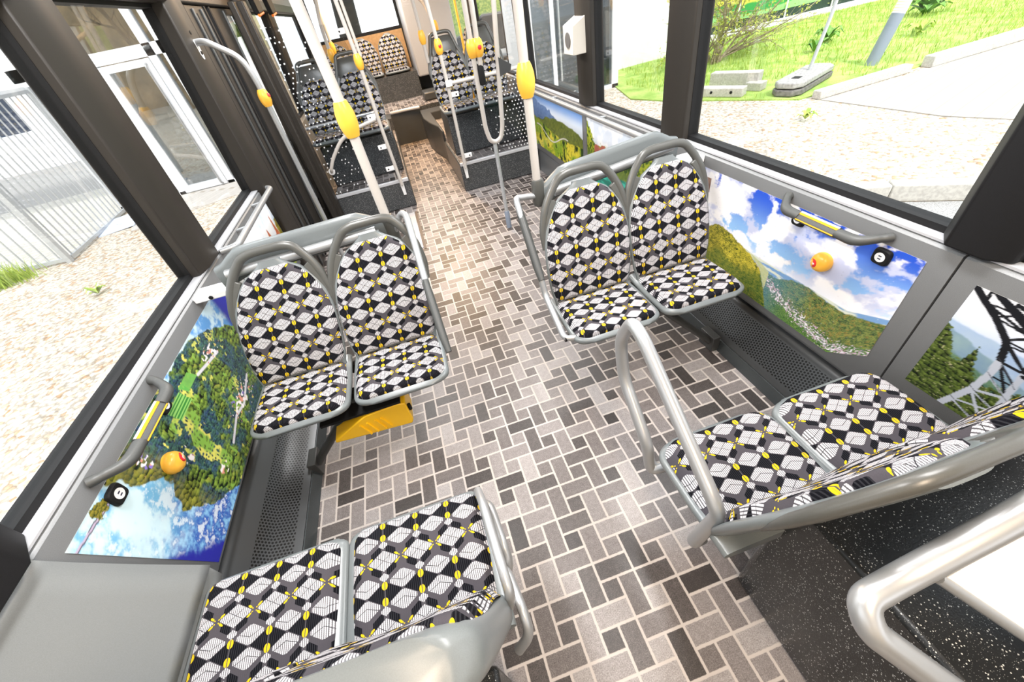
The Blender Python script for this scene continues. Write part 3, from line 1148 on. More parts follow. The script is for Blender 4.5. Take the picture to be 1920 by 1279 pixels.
def pic_arch(a, b):
    """steel lookout tower legs over a wooded view; a: 0 far .. 1 near"""
    x, y = a * 1.048, b * .365          # metres on the wall
    n2 = fbm(x * 20, y * 20, 9)
    n3 = fbm(x * 120, y * 120, 13, 3)
    c = lerp(srgb(206, 218, 240), srgb(240, 243, 250), sst(b, .6, 1))
    c = lerp(c, lerp(srgb(150, 176, 216), srgb(186, 204, 214), n2), sst(.71 - .1 * a - b + (n2 - .5) * .05, 0, .02))
    c = lerp(c, lerp(srgb(110, 140, 176), srgb(150, 176, 170), n2), sst(.66 - .9 * a - b + (n2 - .5) * .08, 0, .02))
    c = lerp(c, lerp(srgb(56, 96, 92), srgb(120, 150, 110), n3), sst(.50 - .5 * a - b + (n2 - .5) * .06, 0, .03))
    l1, t1, d1 = trees(x, y, 70, 21)
    wood = lerp(srgb(20, 38, 12), srgb(120, 140, 60), l1 * .7 + (n3 - .5) * .9)
    wood = lerp(wood, srgb(200, 196, 150), sst(vnoise(x * 240, y * 240, 5), .84, .93) * .6)
    cr = np.interp(a, [0, .012, .03, .05, .07, .083, .10, .12, .16, .22, .3, 1], [.66, .64, .54, .40, .42, .60, .44, .34, .36, .44, .5, .5]) + (n3 - .5) * .12
    c = lerp(c, wood, sst(cr - b, 0, .01))
    pal, drk = srgb(186, 192, 204), srgb(18, 20, 26)
    I = [(-.002, .999), (.035, .915), (.068, .848), (.111, .733), (.118, .70), (.130, .572), (.133, .434), (.127, .26), (.109, .097), (.09, -.06)]
    O = [(.03, 1.02), (.10, .93), (.145, .82), (.170, .72), (.180, .57), (.182, .45), (.186, .337), (.193, .193), (.20, 0), (.205, -.1)]
    I = [(p * 1.048, q * .365) for p, q in I]
    O = [(p * 1.048, q * .365) for p, q in O]
    low = b < .565
    for k in range(9):
        dk = I[k][1] > .2
        colr = drk if dk else pal
        p, q = (I[k], O[k + 1]) if k % 2 else (O[k], I[k + 1])
        c = lerp(c, colr, sst(.0042 - seg(x, y, *p, *q), 0, .001))
        c = lerp(c, colr, sst(.0032 - seg(x, y, *I[k], *O[k]), 0, .001))
        c = lerp(c, colr, sst(.003 - seg(x, y, *I[k + 1], *O[k]), 0, .001))
    for L, w in ((I, .009), (O, .008)):
        d = poly_d(x, y, L)
        c = lerp(c, lerp(drk, pal, low * 1.0), sst(w - d, 0, .0012))
    for k in range(5, 9):
        c = lerp(c, srgb(60, 62, 70), sst(.0012 - seg(x, y, I[k][0] - .008, I[k][1] + .008, O[k][0] + .006, O[k][1] - .006), 0, .0006))
    for x0, y0, x1, y1 in ((.05, .36, .30, .22), (.09, .36, .32, .30), (.16, .30, .36, .12), (.18, .24, .40, .30), (.19, .20, .40, .20), (.19, .15, .36, .05), (.24, .36, .26, .0), (.32, .36, .33, .0)):
        c = lerp(c, drk, sst(.006 - seg(x, y, x0, y0, x1, y1), 0, .001) * (b > .5))
    return c


def pic_meadow(a, b):
    """mountain valley with a winding road; a: 0 far .. 1 near"""
    x, y = a * 2.0, b
    n2 = fbm(x * 6, y * 6, 19)
    n3 = fbm(x * 30, y * 30, 23, 4)
    c = lerp(srgb(216, 228, 242), srgb(120, 160, 220), sst(b, 0.75, 1.0))
    m1 = 0.98 - 0.42 * a + (n2 - .5) * .22
    c = lerp(c, lerp(srgb(70, 100, 160), srgb(120, 150, 190), n3), sst(m1 - b, 0, .02))
    m2 = 0.66 - 0.08 * np.cos(a * 5) + (n2 - .5) * .1
    c = lerp(c, lerp(srgb(60, 84, 40), srgb(140, 150, 60), n3), sst(m2 - b, 0, .02))
    m3 = 0.52 + 0.10 * np.sin(a * 4 + 2) + (n2 - .5) * .08
    g = lerp(srgb(130, 160, 40), srgb(214, 200, 60), sst(n2, .35, .65))
    g = lerp(g, srgb(36, 60, 22), sst(fbm(x * 9, y * 5, 27), .56, .64))
    g = lerp(g, srgb(60, 90, 30), sst(n3, .58, .7) * .6)
    c = lerp(c, g, sst(m3 - b, 0, .015))
    rd = np.abs(b - 0.36 - 0.10 * np.sin(a * 11))
    c = lerp(c, srgb(206, 206, 200), sst(.016 - rd, 0, .008) * (a > .1) * (a < .75))
    return c


def pic_roofs(a, b):
    """red roofs among trees above green water; a: 0 far .. 1 near"""
    x, y = a * 2.0, b
    n2 = fbm(x * 6, y * 6, 49)
    n3 = fbm(x * 30, y * 30, 53, 4)
    c = lerp(srgb(216, 224, 236), srgb(240, 242, 246), sst(n2, .4, .6))
    hl = 0.66 + (n2 - .5) * .1 + .28 * sst(a, .45, .8) + .3 * np.exp(-(a / .1) ** 2)
    tree = lerp(srgb(44, 84, 26), srgb(170, 180, 50), sst(n3 + (n2 - .5) * .4, .36, .66))
    c = lerp(c, tree, sst(hl + (n3 - .5) * .16 - b, 0, .02))
    rf = 0.66 + .05 * np.abs(np.sin(a * 26)) - .25 * np.abs(a - .35)
    c = lerp(c, lerp(srgb(150, 70, 60), srgb(206, 128, 108), n3), sst(rf - b, 0, .01) * (b > .48) * (a > .14) * (a < .6))
    c = lerp(c, lerp(srgb(60, 90, 40), srgb(130, 150, 60), n3), sst(.50 - b + (n2 - .5) * .1, 0, .03))
    wt = lerp(srgb(16, 110, 96), srgb(60, 180, 160), sst(fbm(x * 5 + y * 9, y * 18, 59), .4, .62))
    c = lerp(c, wt, sst(.36 - b + (n2 - .5) * .1, 0, .02))
    return c


def pic_village(a, b):
    """a: 0 near .. 1 far"""
    x, y = a * 2.2, b
    n2 = fbm(x * 6, y * 6, 79)
    n3 = fbm(x * 30, y * 30, 83, 4)
    c = lerp(srgb(206, 222, 240), srgb(244, 247, 250), sst(n2 + b * .3, .4, .8))
    rf = 0.50 + .06 * np.abs(np.sin(a * 17)) + .22 * np.exp(-((a - .72) / .03) ** 2) + .3 * np.exp(-((a - .9) / .02) ** 2) + .12 * np.exp(-((a - .55) / .02) ** 2)
    c = lerp(c, lerp(srgb(206, 120, 70), srgb(176, 84, 60), n3), sst(rf - b, 0, .012))
    c = lerp(c, lerp(srgb(84, 120, 20), srgb(170, 190, 50), n3), sst(.40 + (n2 - .5) * .2 - b, 0, .02))
    c = lerp(c, lerp(srgb(50, 70, 30), srgb(196, 170, 60), n3), sst(a + (n2 - .5) * .1 - .93, 0, .02) * (b < .7))
    return c


def wallpic(name, label, side, y0, y1, z0, z1, fn, res):
    """y0 is the left end as seen from inside"""
    xw = XL if side < 0 else XR
    return mural(name, label, ((xw, y0, z0), (xw, y1, z0), (xw, y1, z1), (xw, y0, z1)), fn, res, (-side * 0.0016, 0, 0))


mural('picture_panel', 'printed aerial picture of a wooded lake shore on the left wall',
      ((XL, 0.775, 0.297), (XL, 1.86, 0.297), (XL, 1.86, 0.757), (XL, 0.635, 0.762)), pic_lake, (430, 190), (0.0016, 0, 0))

def five_sided(name, label):
    """right-hand picture: the lower near corner is cut off"""
    na, nb = 400, 180
    o = mural(name, label, ((XR, 1.80, 0.315), (XR, 0.622, 0.315), (XR, 0.622, 0.781), (XR, 1.80, 0.781)), pic_clouds, (na, nb), (-0.0016, 0, 0))
    me = o.data
    for v in me.vertices:
        # corner chamfer from (y .745, z .315) to (y .615, z .405)
        y = v.co.y + 1.80
        z = v.co.z + 0.315
        if y < 0.745:
            lim = 0.315 + (0.745 - y) / (0.745 - 0.622) * 0.088
            v.co.z = (lim + (z - 0.315) * (0.781 - lim) / 0.466) - 0.315
    return o


five_sided('picture_panel', 'printed picture of clouds over green hills and a town on the right wall')
wallpic('picture_panel', 'printed picture of a steel lattice arch among trees on the right wall', 1, 0.498, -0.55, 0.412, 0.777, pic_arch, (340, 150))
wallpic('picture_panel', 'printed picture of a mountain meadow with winding road, beyond the right seats', 1, 4.20, 2.985, 0.33, 0.770, pic_meadow, (200, 90))
wallpic('picture_panel', 'printed picture of red roofs above green water, behind the right seats', 1, 2.905, 2.03, 0.33, 0.775, pic_roofs, (180, 90))
wallpic('picture_panel', 'printed picture of orange roofs under white sky beside the bus door', -1, 2.08, 2.94, 0.33, 0.775, pic_village, (180, 90))


# ================================================================== seats
BACK_W = [(0.0, .172), (.03, .180), (.08, .188), (.15, .192), (.24, .191), (.31, .183), (.37, .166), (.42, .140), (.455, .112), (.48, .080), (.497, .040)]
SEAT_W = [(y, .182 - .06 + math.sqrt(max(0, .06 ** 2 - (.06 - y) ** 2))) for y in [.06 * (k / 14) ** 1.8 for k in range(15)]] + [(.20, .184), (.32, .180)]


KB = 0.935                                      # back height factor
BACK_W = [(a * KB, w) for a, w in BACK_W]


# squarer cushions and a bulky back for the near left pair
BACK_B = [(0.0, .186), (.05, .190), (.25, .190), (.36, .186), (.42, .178), (.445, .168), (.455, .150)]
SHELL_B = [(-.045, .190), (0.0, .202), (.10, .202), (.25, .200), (.38, .196), (.44, .188), (.482, .170)]
SEAT_B = [(0.0, .162), (.004, .172), (.012, .179), (.03, .183), (.32, .184)]


def interp(tab, s):
    if s <= tab[0][0]:
        return tab[0][1]
    for (a, wa), (b, wb) in zip(tab, tab[1:]):
        if s <= b:
            return wa + (wb - wa) * (s - a) / (b - a)
    return tab[-1][1]


def make_seat(name, label, shear=0.0, group='patterned bus seats', depth=0.29, tall=False, voff=0.0, uoff=-0.03, seat_h=1.0, handle=True, k=0.32, wide=1.0, bulky=False, rim=0.008):
    """local frame: front edge at y=0, crease at y=depth, cushion level z=0; sitter faces -y"""
    t = thing(name, label, 'bus seat', (0, 0, 0), group)
    BW, SW = (BACK_B, SEAT_B) if bulky else (BACK_W, SEAT_W)
    L = math.hypot(k, 1)
    dy, dz = k / L, 1 / L

    def P(x, s, o):
        return (x + shear * max(s, 0), depth + dy * s - dz * o, dz * s + dy * o)
    smax = BW[-1][0]
    # backrest cushion
    def bp(a, b):
        s = b * smax
        w = (interp(BW, s)) * wide
        u = 2 * a - 1
        x = u * w
        edge = (1 - abs(u) ** 8) * sst(np.array(b), 0.0, 0.03) * sst(np.array(1 - b), 0.0, 0.05)
        o = 0.004 - (0.016 if a in (0.0, 1.0) or b in (0.0, 1.0) else 0.0) + 0.016 * float(edge) + 0.022 * (abs(x) / 0.19) ** 2.2 * (1 - 0.5 * b) + 0.012 * math.sin(math.pi * min(1, b * 1.5)) * 0.6
        return P(x, s, o)
    uvb = lambda a, b: ((2 * a - 1) * interp(BW, b * smax) * wide + uoff, b * smax - 0.125 + voff)
    m = MB().grid(bp, 22, 34, uvb)
    m.build('backrest_cushion', FABRIC, t, local=True, angle=70)
    # seat cushion
    D = depth + 0.012
    def sp(a, b):
        y = D * b ** 1.5
        w = interp(SW, y) * wide
        u = 2 * a - 1
        x = u * w
        edge = (1 - abs(u) ** 8) * float(sst(np.array(b), 0.0, 0.07))
        z = -0.012 - (0.012 if a in (0.0, 1.0) or b == 0.0 else 0.0) + 0.018 * edge + 0.008 * math.sin(math.pi * b) - 0.006 * b + 0.010 * abs(u) ** 2
        return (x, y + 0.016 * (1 - b), z)
    uvs = lambda a, b: ((2 * a - 1) * interp(SW, D * b ** 1.5) * wide + uoff, D * b ** 1.5 - D - 0.125 + voff)
    m = MB().grid(sp, 22, 22, uvs)
    m.build('seat_cushion', FABRIC, t, local=True, angle=70)
    # one-piece moulded shell: seat pan lofted front to back
    def ring(y, w, zt, zb, n=28):
        r = []
        for i in range(n):
            an = 2 * math.pi * i / n
            c, s = math.cos(an), math.sin(an)
            x = w * math.copysign(abs(c) ** 0.35, c)
            zz = (zt + zb) / 2 + (zt - zb) / 2 * math.copysign(abs(s) ** 0.6, s)
            r.append((x, y, zz))
        return r
    rings = []
    for y in (0.0, 0.002, 0.005, 0.010, 0.016, 0.022, 0.03, 0.038, 0.048, 0.06, 0.075, 0.12, 0.20, 0.27, depth + 0.03, depth + 0.05):
        f = min(1, y / 0.035)
        w = (interp(SW, max(0, y - 0.004)) + (0.0195 if bulky else 0.014)) * wide - (0.012 * (1 - f) ** 2)
        zt = -0.006 - 0.014 * (1 - f) ** 2
        zb = -0.046 + 0.014 * (1 - f) ** 2
        rings.append(ring(y, w, zt, zb))
    m = MB().loft(rings)
    m.build('seat_pan', SHELL, t, local=True, angle=60)
    # backrest shell lofted upwards
    rings = []
    S = [-.045, -.03, 0, .05, .1, .16, .22, .28, .34, .39, .43, .465, .49, .507, .515]
    for s in S:
        s *= KB
        w = interp(SHELL_B, s) if bulky else (interp(BW, s) + rim) * wide
        if s > 0.49 * KB:
            w *= 1 - (s - 0.49 * KB) * 6
        th = (0.105 if s > -.02 else .06) if bulky else (0.036 if s > -.029 else 0.02)
        r = []
        n = 28
        for i in range(n):
            an = 2 * math.pi * i / n
            c, q = math.cos(an), math.sin(an)
            x = w * math.copysign(abs(c) ** 0.45, c)
            o = -th / 2 + (0.012 if bulky else 0.004) + th / 2 * math.copysign(abs(q) ** 0.7, q) + 0.020 * (abs(x) / 0.2) ** 2.2 * (1 - 0.5 * max(0, s) / smax)
            r.append(P(x, s, o))
        rings.append(r)
    m = MB().loft(rings)
    m.build('backrest_shell', SHELL, t, local=True, angle=60)
    if handle:
        up = 0.10 if tall else 0.0
        pts = [(-.192, .26), (-.196, .33), (-.172, .43), (-.142, .49), (-.100, .545 + up), (-.060, .558 + up), (.060, .558 + up), (.100, .545 + up), (.142, .49), (.172, .43), (.196, .33), (.192, .26)]
        path = fillet([P(x * wide, s * KB, -0.008) for x, s in pts], 0.05, 4)
        nn = len(path)
        rad = [0.008 + 0.006 * min(1, min(i, nn - 1 - i) / 7) for i in range(nn)]
        rb = [0.011 + 0.006 * min(1, min(i, nn - 1 - i) / 7) for i in range(nn)]
        MB().tube(path, rad, 14, r2=rb, up=(0, -1, 0)).build('grab_handle', HANDLE, t, local=True, angle=60)
        # webs that join the handle with the shell
        for sg in (-1, 1):
            w = MB()
            poly = [(sg * .192, .27), (sg * .197, .33), (sg * .172, .43), (sg * .150, .475), (sg * .120, .455), (sg * .15, .40), (sg * .17, .33)]
            w.prism(poly, lambda a, b, d: P(a * wide, b * KB, d), -0.018, 0.002)
            w.build('handle_web', HANDLE, t, local=True, bevel=0.004)
    if tall:
        m = MB()
        rr = []
        for s, wv, oo in ((.46, .13, 0.008), (.50, .128, 0.012), (.56, .112, 0.012), (.615, .098, 0.006), (.625, .092, -0.004)):
            r = []
            for i in range(20):
                an = 2 * math.pi * i / 20
                c, q = math.cos(an), math.sin(an)
                r.append(P(wv * math.copysign(abs(c) ** 0.5, c), s * KB, oo - 0.02 + 0.018 * q))
            rr.append(r)
        m.loft(rr)
        m.build('headrest', HANDLE, t, local=True, angle=60)
    return t


def place(t, x, y, z, rz=0.0):
    t.location = (x, y, z)
    t.rotation_euler = (0, 0, rz)
    return t


ZS = 0.455
GF = 'front facing pairs of diamond patterned bus seats'
place(make_seat('bus_seat', 'diamond patterned bus seat by the left wall, beside the lake picture', 0.15, GF, uoff=-0.03), -0.708, 1.125, ZS)
place(make_seat('bus_seat', 'diamond patterned bus seat left of the aisle, above the yellow wheel chock', 0.12, GF), -0.302, 1.125, ZS)
place(make_seat('bus_seat', 'diamond patterned bus seat right of the aisle with grey armrest at its side', 0.07, GF), 0.612, 1.07, ZS)
place(make_seat('bus_seat', 'diamond patterned bus seat by the right wall, beside the cloud picture', 0.02, GF), 1.015, 1.07, ZS)
GN = 'near pairs of diamond patterned bus seats turned away'
place(make_seat('bus_seat', 'near bus seat seen from above beside the moulded grey side cover', 0.0, GN, depth=0.315, uoff=0.02, bulky=True, handle=False), -0.7005, 0.632, ZS, math.pi)
place(make_seat('bus_seat', 'near bus seat seen from above left of the aisle with looped side rail', 0.0, GN, depth=0.315, uoff=0.0, bulky=True, handle=False), -0.2955, 0.632, ZS, math.pi)
place(make_seat('bus_seat', 'near bus seat seen from above inside the long tubular side rail', 0.0, GN, depth=0.28, rim=0.026), 0.630, 0.565, ZS, math.pi)
place(make_seat('bus_seat', 'near bus seat seen from above by the lattice arch picture', 0.0, GN, depth=0.28, rim=0.018), 1.020, 0.565, ZS, math.pi)
GR = 'tall bus seats on the rear platforms'
for (x, lab) in ((-0.66, 'tall bus seat on the left platform beside the window, seen through dotted glass'), (-0.285, 'tall bus seat on the left platform beside the rear aisle'),
                 (0.665, 'tall bus seat on the right platform beside the rear aisle'), (1.055, 'tall bus seat on the right platform beside the window')):
    place(make_seat('bus_seat', lab, 0.0, GR, tall=True, handle=True, depth=0.34, k=0.30), x, 4.46, 0.745)
GB = 'rear bench seats under the back window'
for (x, lab) in ((-0.60, 'rear bench seat furthest left under the back window'), (-0.18, 'middle rear bench seat under the back window'), (0.26, 'rear bench seat beside the light grey engine tower')):
    place(make_seat('bus_seat', lab, 0.0, GB, handle=False, depth=0.34, k=0.2, wide=1.06), x, 7.96, 0.86)
place(make_seat('bus_seat', 'sideways bus seat before the engine tower on the right', 0.0, None, handle=False, depth=0.34, k=0.2), 0.86, 6.75, 0.80, math.radians(-90))


# ================================================================== rails, poles and fittings
def knob_prof(r0=0.019, r=0.030, h=0.058):
    return [(r0, -h), (r0 + 0.004, -h), (r * 0.82, -h * 0.72), (r * 0.96, -h * 0.38), (r, 0), (r * 0.96, h * 0.38), (r * 0.82, h * 0.72), (r0 + 0.004, h), (r0, h)]


def joint(parent, p, axis, stop=None, r=0.032, r0=0.019, h=0.055):
    """yellow pole joint, with an optional red stop button facing `stop`"""
    j = MB().lathe(knob_prof(r0, r, h), p, axis).build('yellow_joint', YELLOW, parent)
    if stop is not None:
        d = Vector(stop).normalized()
        c = Vector(p) + d * (r * 0.86)
        MB().lathe([(0.001, -0.004), (0.013, -0.004), (0.013, 0.006), (0.010, 0.008), (0.001, 0.0085)], c, d).build('stop_button', RED, j, label='red stop button')
    return j


def rail_bench(name, label, side, pts_beam, sock, xs):
    """moulded beam behind a pair of seats with wall bracket, tube and pole socket"""
    x0, x1, y = xs
    zt = 0.905
    t = thing(name, label, 'seat back rail', ((x0 + x1) / 2, y, 0.75), 'moulded rails behind the front seats')
    m = MB()
    n = 20
    rings = []
    for i in range(n + 1):
        f = i / n
        x = x0 + (x1 - x0) * f
        e = min(f, 1 - f) * (x1 - x0)
        drop = 0.055 * (1 - float(sst(np.array(e), 0.0, 0.12)))
        top = pts_beam(f) - drop
        bot = top - 0.12 + drop * 0.5
        r = []
        for k in range(16):
            an = 2 * math.pi * k / 16
            c, s = math.cos(an), math.sin(an)
            r.append((x, y + 0.022 * math.copysign(abs(c) ** 0.6, c), (top + bot) / 2 + (top - bot) / 2 * math.copysign(abs(s) ** 0.5, s)))
        rings.append(r)
    m.loft(rings)
    m.build('beam', SHELL, t)
    MB().tube([(x0 + 0.05, y - 0.05, pts_beam(0) - 0.075), (x1 - 0.05, y - 0.05, pts_beam(1) - 0.075)], 0.019).build('support_tube', ALU, t)
    return t


RL = rail_bench('seat_back_rail', 'moulded grey rail behind the left front seats', -1, lambda f: 0.965 + 0.012 * f, None, (-0.86, -0.165, 1.64))
box(-0.998, -0.82, 1.615, 1.70, 0.795, 0.822).build('wall_bracket', WHITEP, RL, bevel=0.004)
MB().lathe([(0.001, 0), (0.008, 0), (0.008, 0.004), (0.001, 0.004)], (-0.93, 1.613, 0.808), (0, -1, 0), 12).build('bolt', RUBBER, RL)
MB().lathe([(0.026, -0.10), (0.03, -0.09), (0.028, 0.02), (0.024, 0.032), (0.019, 0.034)], (-0.163, 1.64, 0.90), (0, 0, 1)).build('pole_socket', HANDLE, RL)
RR = rail_bench('seat_back_rail', 'moulded grey rail behind the right front seats', 1, lambda f: 0.935 + 0.055 * f, None, (0.50, 1.16, 1.64))
box(1.10, 1.298, 1.60, 1.69, 0.80, 0.83).build('wall_bracket', WHITEP, RR, bevel=0.004)
MB().lathe([(0.001, 0), (0.008, 0), (0.008, 0.004), (0.001, 0.004)], (1.27, 1.598, 0.812), (0, -1, 0), 12).build('bolt', RUBBER, RR)
MB().lathe([(0.026, -0.10), (0.03, -0.09), (0.028, 0.0), (0.024, 0.012), (0.019, 0.014)], (0.496, 1.64, 0.90), (0, 0, 1)).build('pole_socket', HANDLE, RR)
# frames below the seats
def seat_frame(label, xs, xw, side, yf):
    t = thing('bench_support', label, 'seat support', (xw, yf, 0.05), 'black frames below the front seats')
    MB().box(min(xs), max(xs), yf + 0.12, yf + 0.16, 0.355, 0.405).box(min(xs), max(xs), yf + 0.30, yf + 0.335, 0.36, 0.405).build('cross_bar', RUBBER, t, bevel=0.004)
    xm = xw + (xs[1] - xs[0]) * 0.44 * -side
    MB().tube(fillet([(xw - side * 0.02, yf + 0.13, 0.055), (xw - side * 0.06, yf + 0.135, 0.10), (xm, yf + 0.14, 0.372)], 0.03), 0.018, r2=0.026).build('strut', DARKGREY, t)
    MB().box(xw - 0.02, xw + 0.02, yf + 0.09, yf + 0.19, 0.001, 0.09).build('foot_bracket', DARKGREY, t, bevel=0.003)
    return t


seat_frame('black strut and cross bars below the left front seats', (-0.88, -0.14), -0.845, -1, 1.125)
seat_frame('black strut and cross bars below the right front seats', (0.45, 1.18), 1.19, 1, 1.07)

# poles carried by the rails
def pole(name, label, pts, r, knob=None, stop=None, rk=0.034, loc=None, cat='pole', mat=None, group='cream painted grab poles'):
    t = thing(name, label, cat, loc or tuple(pts[0]), group)
    MB().tube(pts, r, 16).build('tube', mat or POLE, t)
    if knob:
        for kk in knob:
            a = Vector(pts[-1]) - Vector(pts[0])
            joint(t, kk, (0, 0, 1) if len(kk) == 3 else kk[3], stop, rk, r, 0.056)
    return t


pole('grab_pole', 'cream grab pole with plain yellow joint rising from the left seat rail', fillet([(-0.163, 1.64, 0.92), (-0.165, 1.64, 1.33), (-0.178, 1.64, 1.62), (-0.19, 1.64, 2.155)], 0.2), 0.0185, [(-0.1655, 1.64, 1.288)])
pole('grab_pole', 'cream grab pole with plain yellow joint rising from the right seat rail', [(0.494, 1.64, 0.90), (0.497, 1.64, 1.4), (0.502, 1.64, 2.155)], 0.0175, [(0.496, 1.64, 1.276)])

# armrests beside the aisle
t = thing('armrest', 'grey aisle armrest with pad beside the right front seats', 'armrest', (0.40, 1.35, 0.6), 'swivelling aisle armrests')
MB().tube(fillet([(0.48, 1.635, 0.845), (0.39, 1.63, 0.86), (0.382, 1.60, 0.855), (0.382, 1.37, 0.60), (0.385, 1.34, 0.52), (0.385, 1.14, 0.435), (0.43, 1.13, 0.43)], 0.03), 0.0135).build('tube', ALU, t)
MB().tube([(0.384, 1.60, 0.850), (0.383, 1.55, 0.79), (0.382, 1.40, 0.63), (0.382, 1.36, 0.592)], [0.012, 0.021, 0.021, 0.016], 14, r2=[0.012, 0.018, 0.018, 0.014]).build('pad', ARMPAD, t)
MB().lathe([(0.001, -0.01), (0.014, -0.01), (0.014, 0.012), (0.001, 0.012)], (0.395, 1.14, 0.432), (1, 0, 0)).build('end_stop', RUBBER, t)
t = thing('armrest', 'aisle armrest with dark pad beside the left front seats', 'armrest', (-0.085, 1.35, 0.6), 'swivelling aisle armrests')
MB().tube(fillet([(-0.15, 1.63, 0.865), (-0.10, 1.63, 0.93), (-0.080, 1.58, 0.935), (-0.082, 1.46, 0.83), (-0.086, 1.36, 0.72)], 0.03), 0.0135).build('tube', ALU, t)
MB().tube([(-0.085, 1.38, 0.745), (-0.086, 1.34, 0.70), (-0.084, 1.20, 0.585), (-0.080, 1.15, 0.545)], [0.013, 0.018, 0.018, 0.013], 14, r2=[0.012, 0.016, 0.016, 0.012]).build('pad', ARMPAD, t)
MB().tube([(-0.09, 1.38, 0.735), (-0.10, 1.42, 0.46)], 0.012).build('lower_tube', SHELL, t)

# long tubular side rail of the near right seats
t = thing('side_rail', 'long satin tube side rail bent around the near right seats', 'side rail', (0.43, 0.5, 0.3))
MB().tube(fillet([(0.47, 0.53, 0.36), (0.432, 0.545, 0.335), (0.428, 0.575, 0.44), (0.430, 0.735, 0.585), (0.432, 0.768, 0.72), (0.436, 0.715, 0.825), (0.44, 0.66, 0.80), (0.440, 0.33, 0.575), (0.440, 0.292, 0.54), (0.435, 0.325, 0.30), (0.47, 0.33, 0.29)], 0.045, 6), 0.0185, 16).build('tube', ALU, t)
# looped rails of the near left seats
t = thing('side_rail', 'nested looped side rails beside the near left seats', 'side rail', (-0.09, 0.45, 0.4))
MB().tube(fillet([(-0.115, 0.60, 0.40), (-0.105, 0.62, 0.455), (-0.095, 0.54, 0.50), (-0.085, 0.36, 0.525), (-0.083, 0.31, 0.50), (-0.10, 0.31, 0.42)], 0.03, 5), 0.0125, 14).build('upper_loop', ALU, t)
MB().tube(fillet([(-0.12, 0.62, 0.36), (-0.085, 0.59, 0.40), (-0.075, 0.46, 0.42), (-0.073, 0.42, 0.38), (-0.10, 0.40, 0.33)], 0.03, 5), 0.0125, 14).build('lower_loop', ALU, t)
MB().tube(fillet([(-0.12, 0.42, 0.36), (-0.085, 0.40, 0.40), (-0.070, 0.29, 0.42), (-0.07, 0.25, 0.38), (-0.11, 0.24, 0.33)], 0.03, 5), 0.0125, 14).build('rear_loop', ALU, t)

# rail and white board at the camera end
t = thing('grab_rail', 'thick satin tube rail at the lower right photo corner', 'grab rail', (0.5, 0.0, 0.7))
MB().tube(fillet([(0.95, 0.075, 0.985), (0.67, 0.056, 0.868), (0.50, 0.050, 0.80), (0.435, 0.046, 0.79), (0.428, 0.015, 0.765), (0.50, -0.055, 0.695), (0.62, -0.17, 0.58)], 0.045, 7), 0.0205, 18).build('tube', ALU, t)
MB().tube([(0.545, 0.035, 0.805), (0.63, -0.037, 0.728), (0.76, -0.15, 0.61)], 0.0085, 12).build('thin_tube', ALU, t)
t = thing('partition_board', 'white glossy board inside the thick rail at the lower right', 'board', (0.7, 0.0, 0.8))
a, b, c_, d_ = Vector((0.556, 0.034, 0.803)), Vector((0.93, 0.062, 0.955)), Vector((1.05, -0.17, 0.72)), Vector((0.765, -0.146, 0.612))
nn = (b - a).cross(d_ - a).normalized() * 0.004
m = MB()
m.add([a - nn, b - nn, c_ - nn, d_ - nn, a + nn, b + nn, c_ + nn, d_ + nn], [(0, 1, 2, 3), (7, 6, 5, 4), (0, 4, 5, 1), (1, 5, 6, 2), (2, 6, 7, 3), (3, 7, 4, 0)])
m.build('panel', WHITEP, t)

# yellow wheel chock clipped below the left aisle seat
t = thing('wheel_chock', 'yellow ribbed wheel chock clipped below the left aisle seat', 'wheel chock', (-0.48, 1.17, 0.2))
m = MB()
m.prism([(-0.66, 0.235), (-0.335, 0.205), (-0.325, 0.225), (-0.325, 0.335), (-0.36, 0.345), (-0.50, 0.335), (-0.655, 0.25)], lambda a, b, d: (a, d, b), 1.165, 1.29)
m.build('body', YELLOWD, t, bevel=0.005)
for x in (-0.52, -0.49, -0.455, -0.43):
    MB().obox((x, 1.162, 0.262 + 0.02 * (x + 0.5) * 3), (0.003, 0, 0.002), (0, 0.004, 0), (-0.012, 0, 0.035)).build('rib', YELLOWD, t)
MB().box(-0.67, -0.34, 1.165, 1.30, 0.346, 0.358).build('holder', RUBBER, t)
MB().lathe([(0.001, 0), (0.008, 0), (0.008, 0.03), (0.001, 0.03)], (-0.318, 1.18, 0.28), (0, 0, 1), 12).build('catch', RUBBER, t)

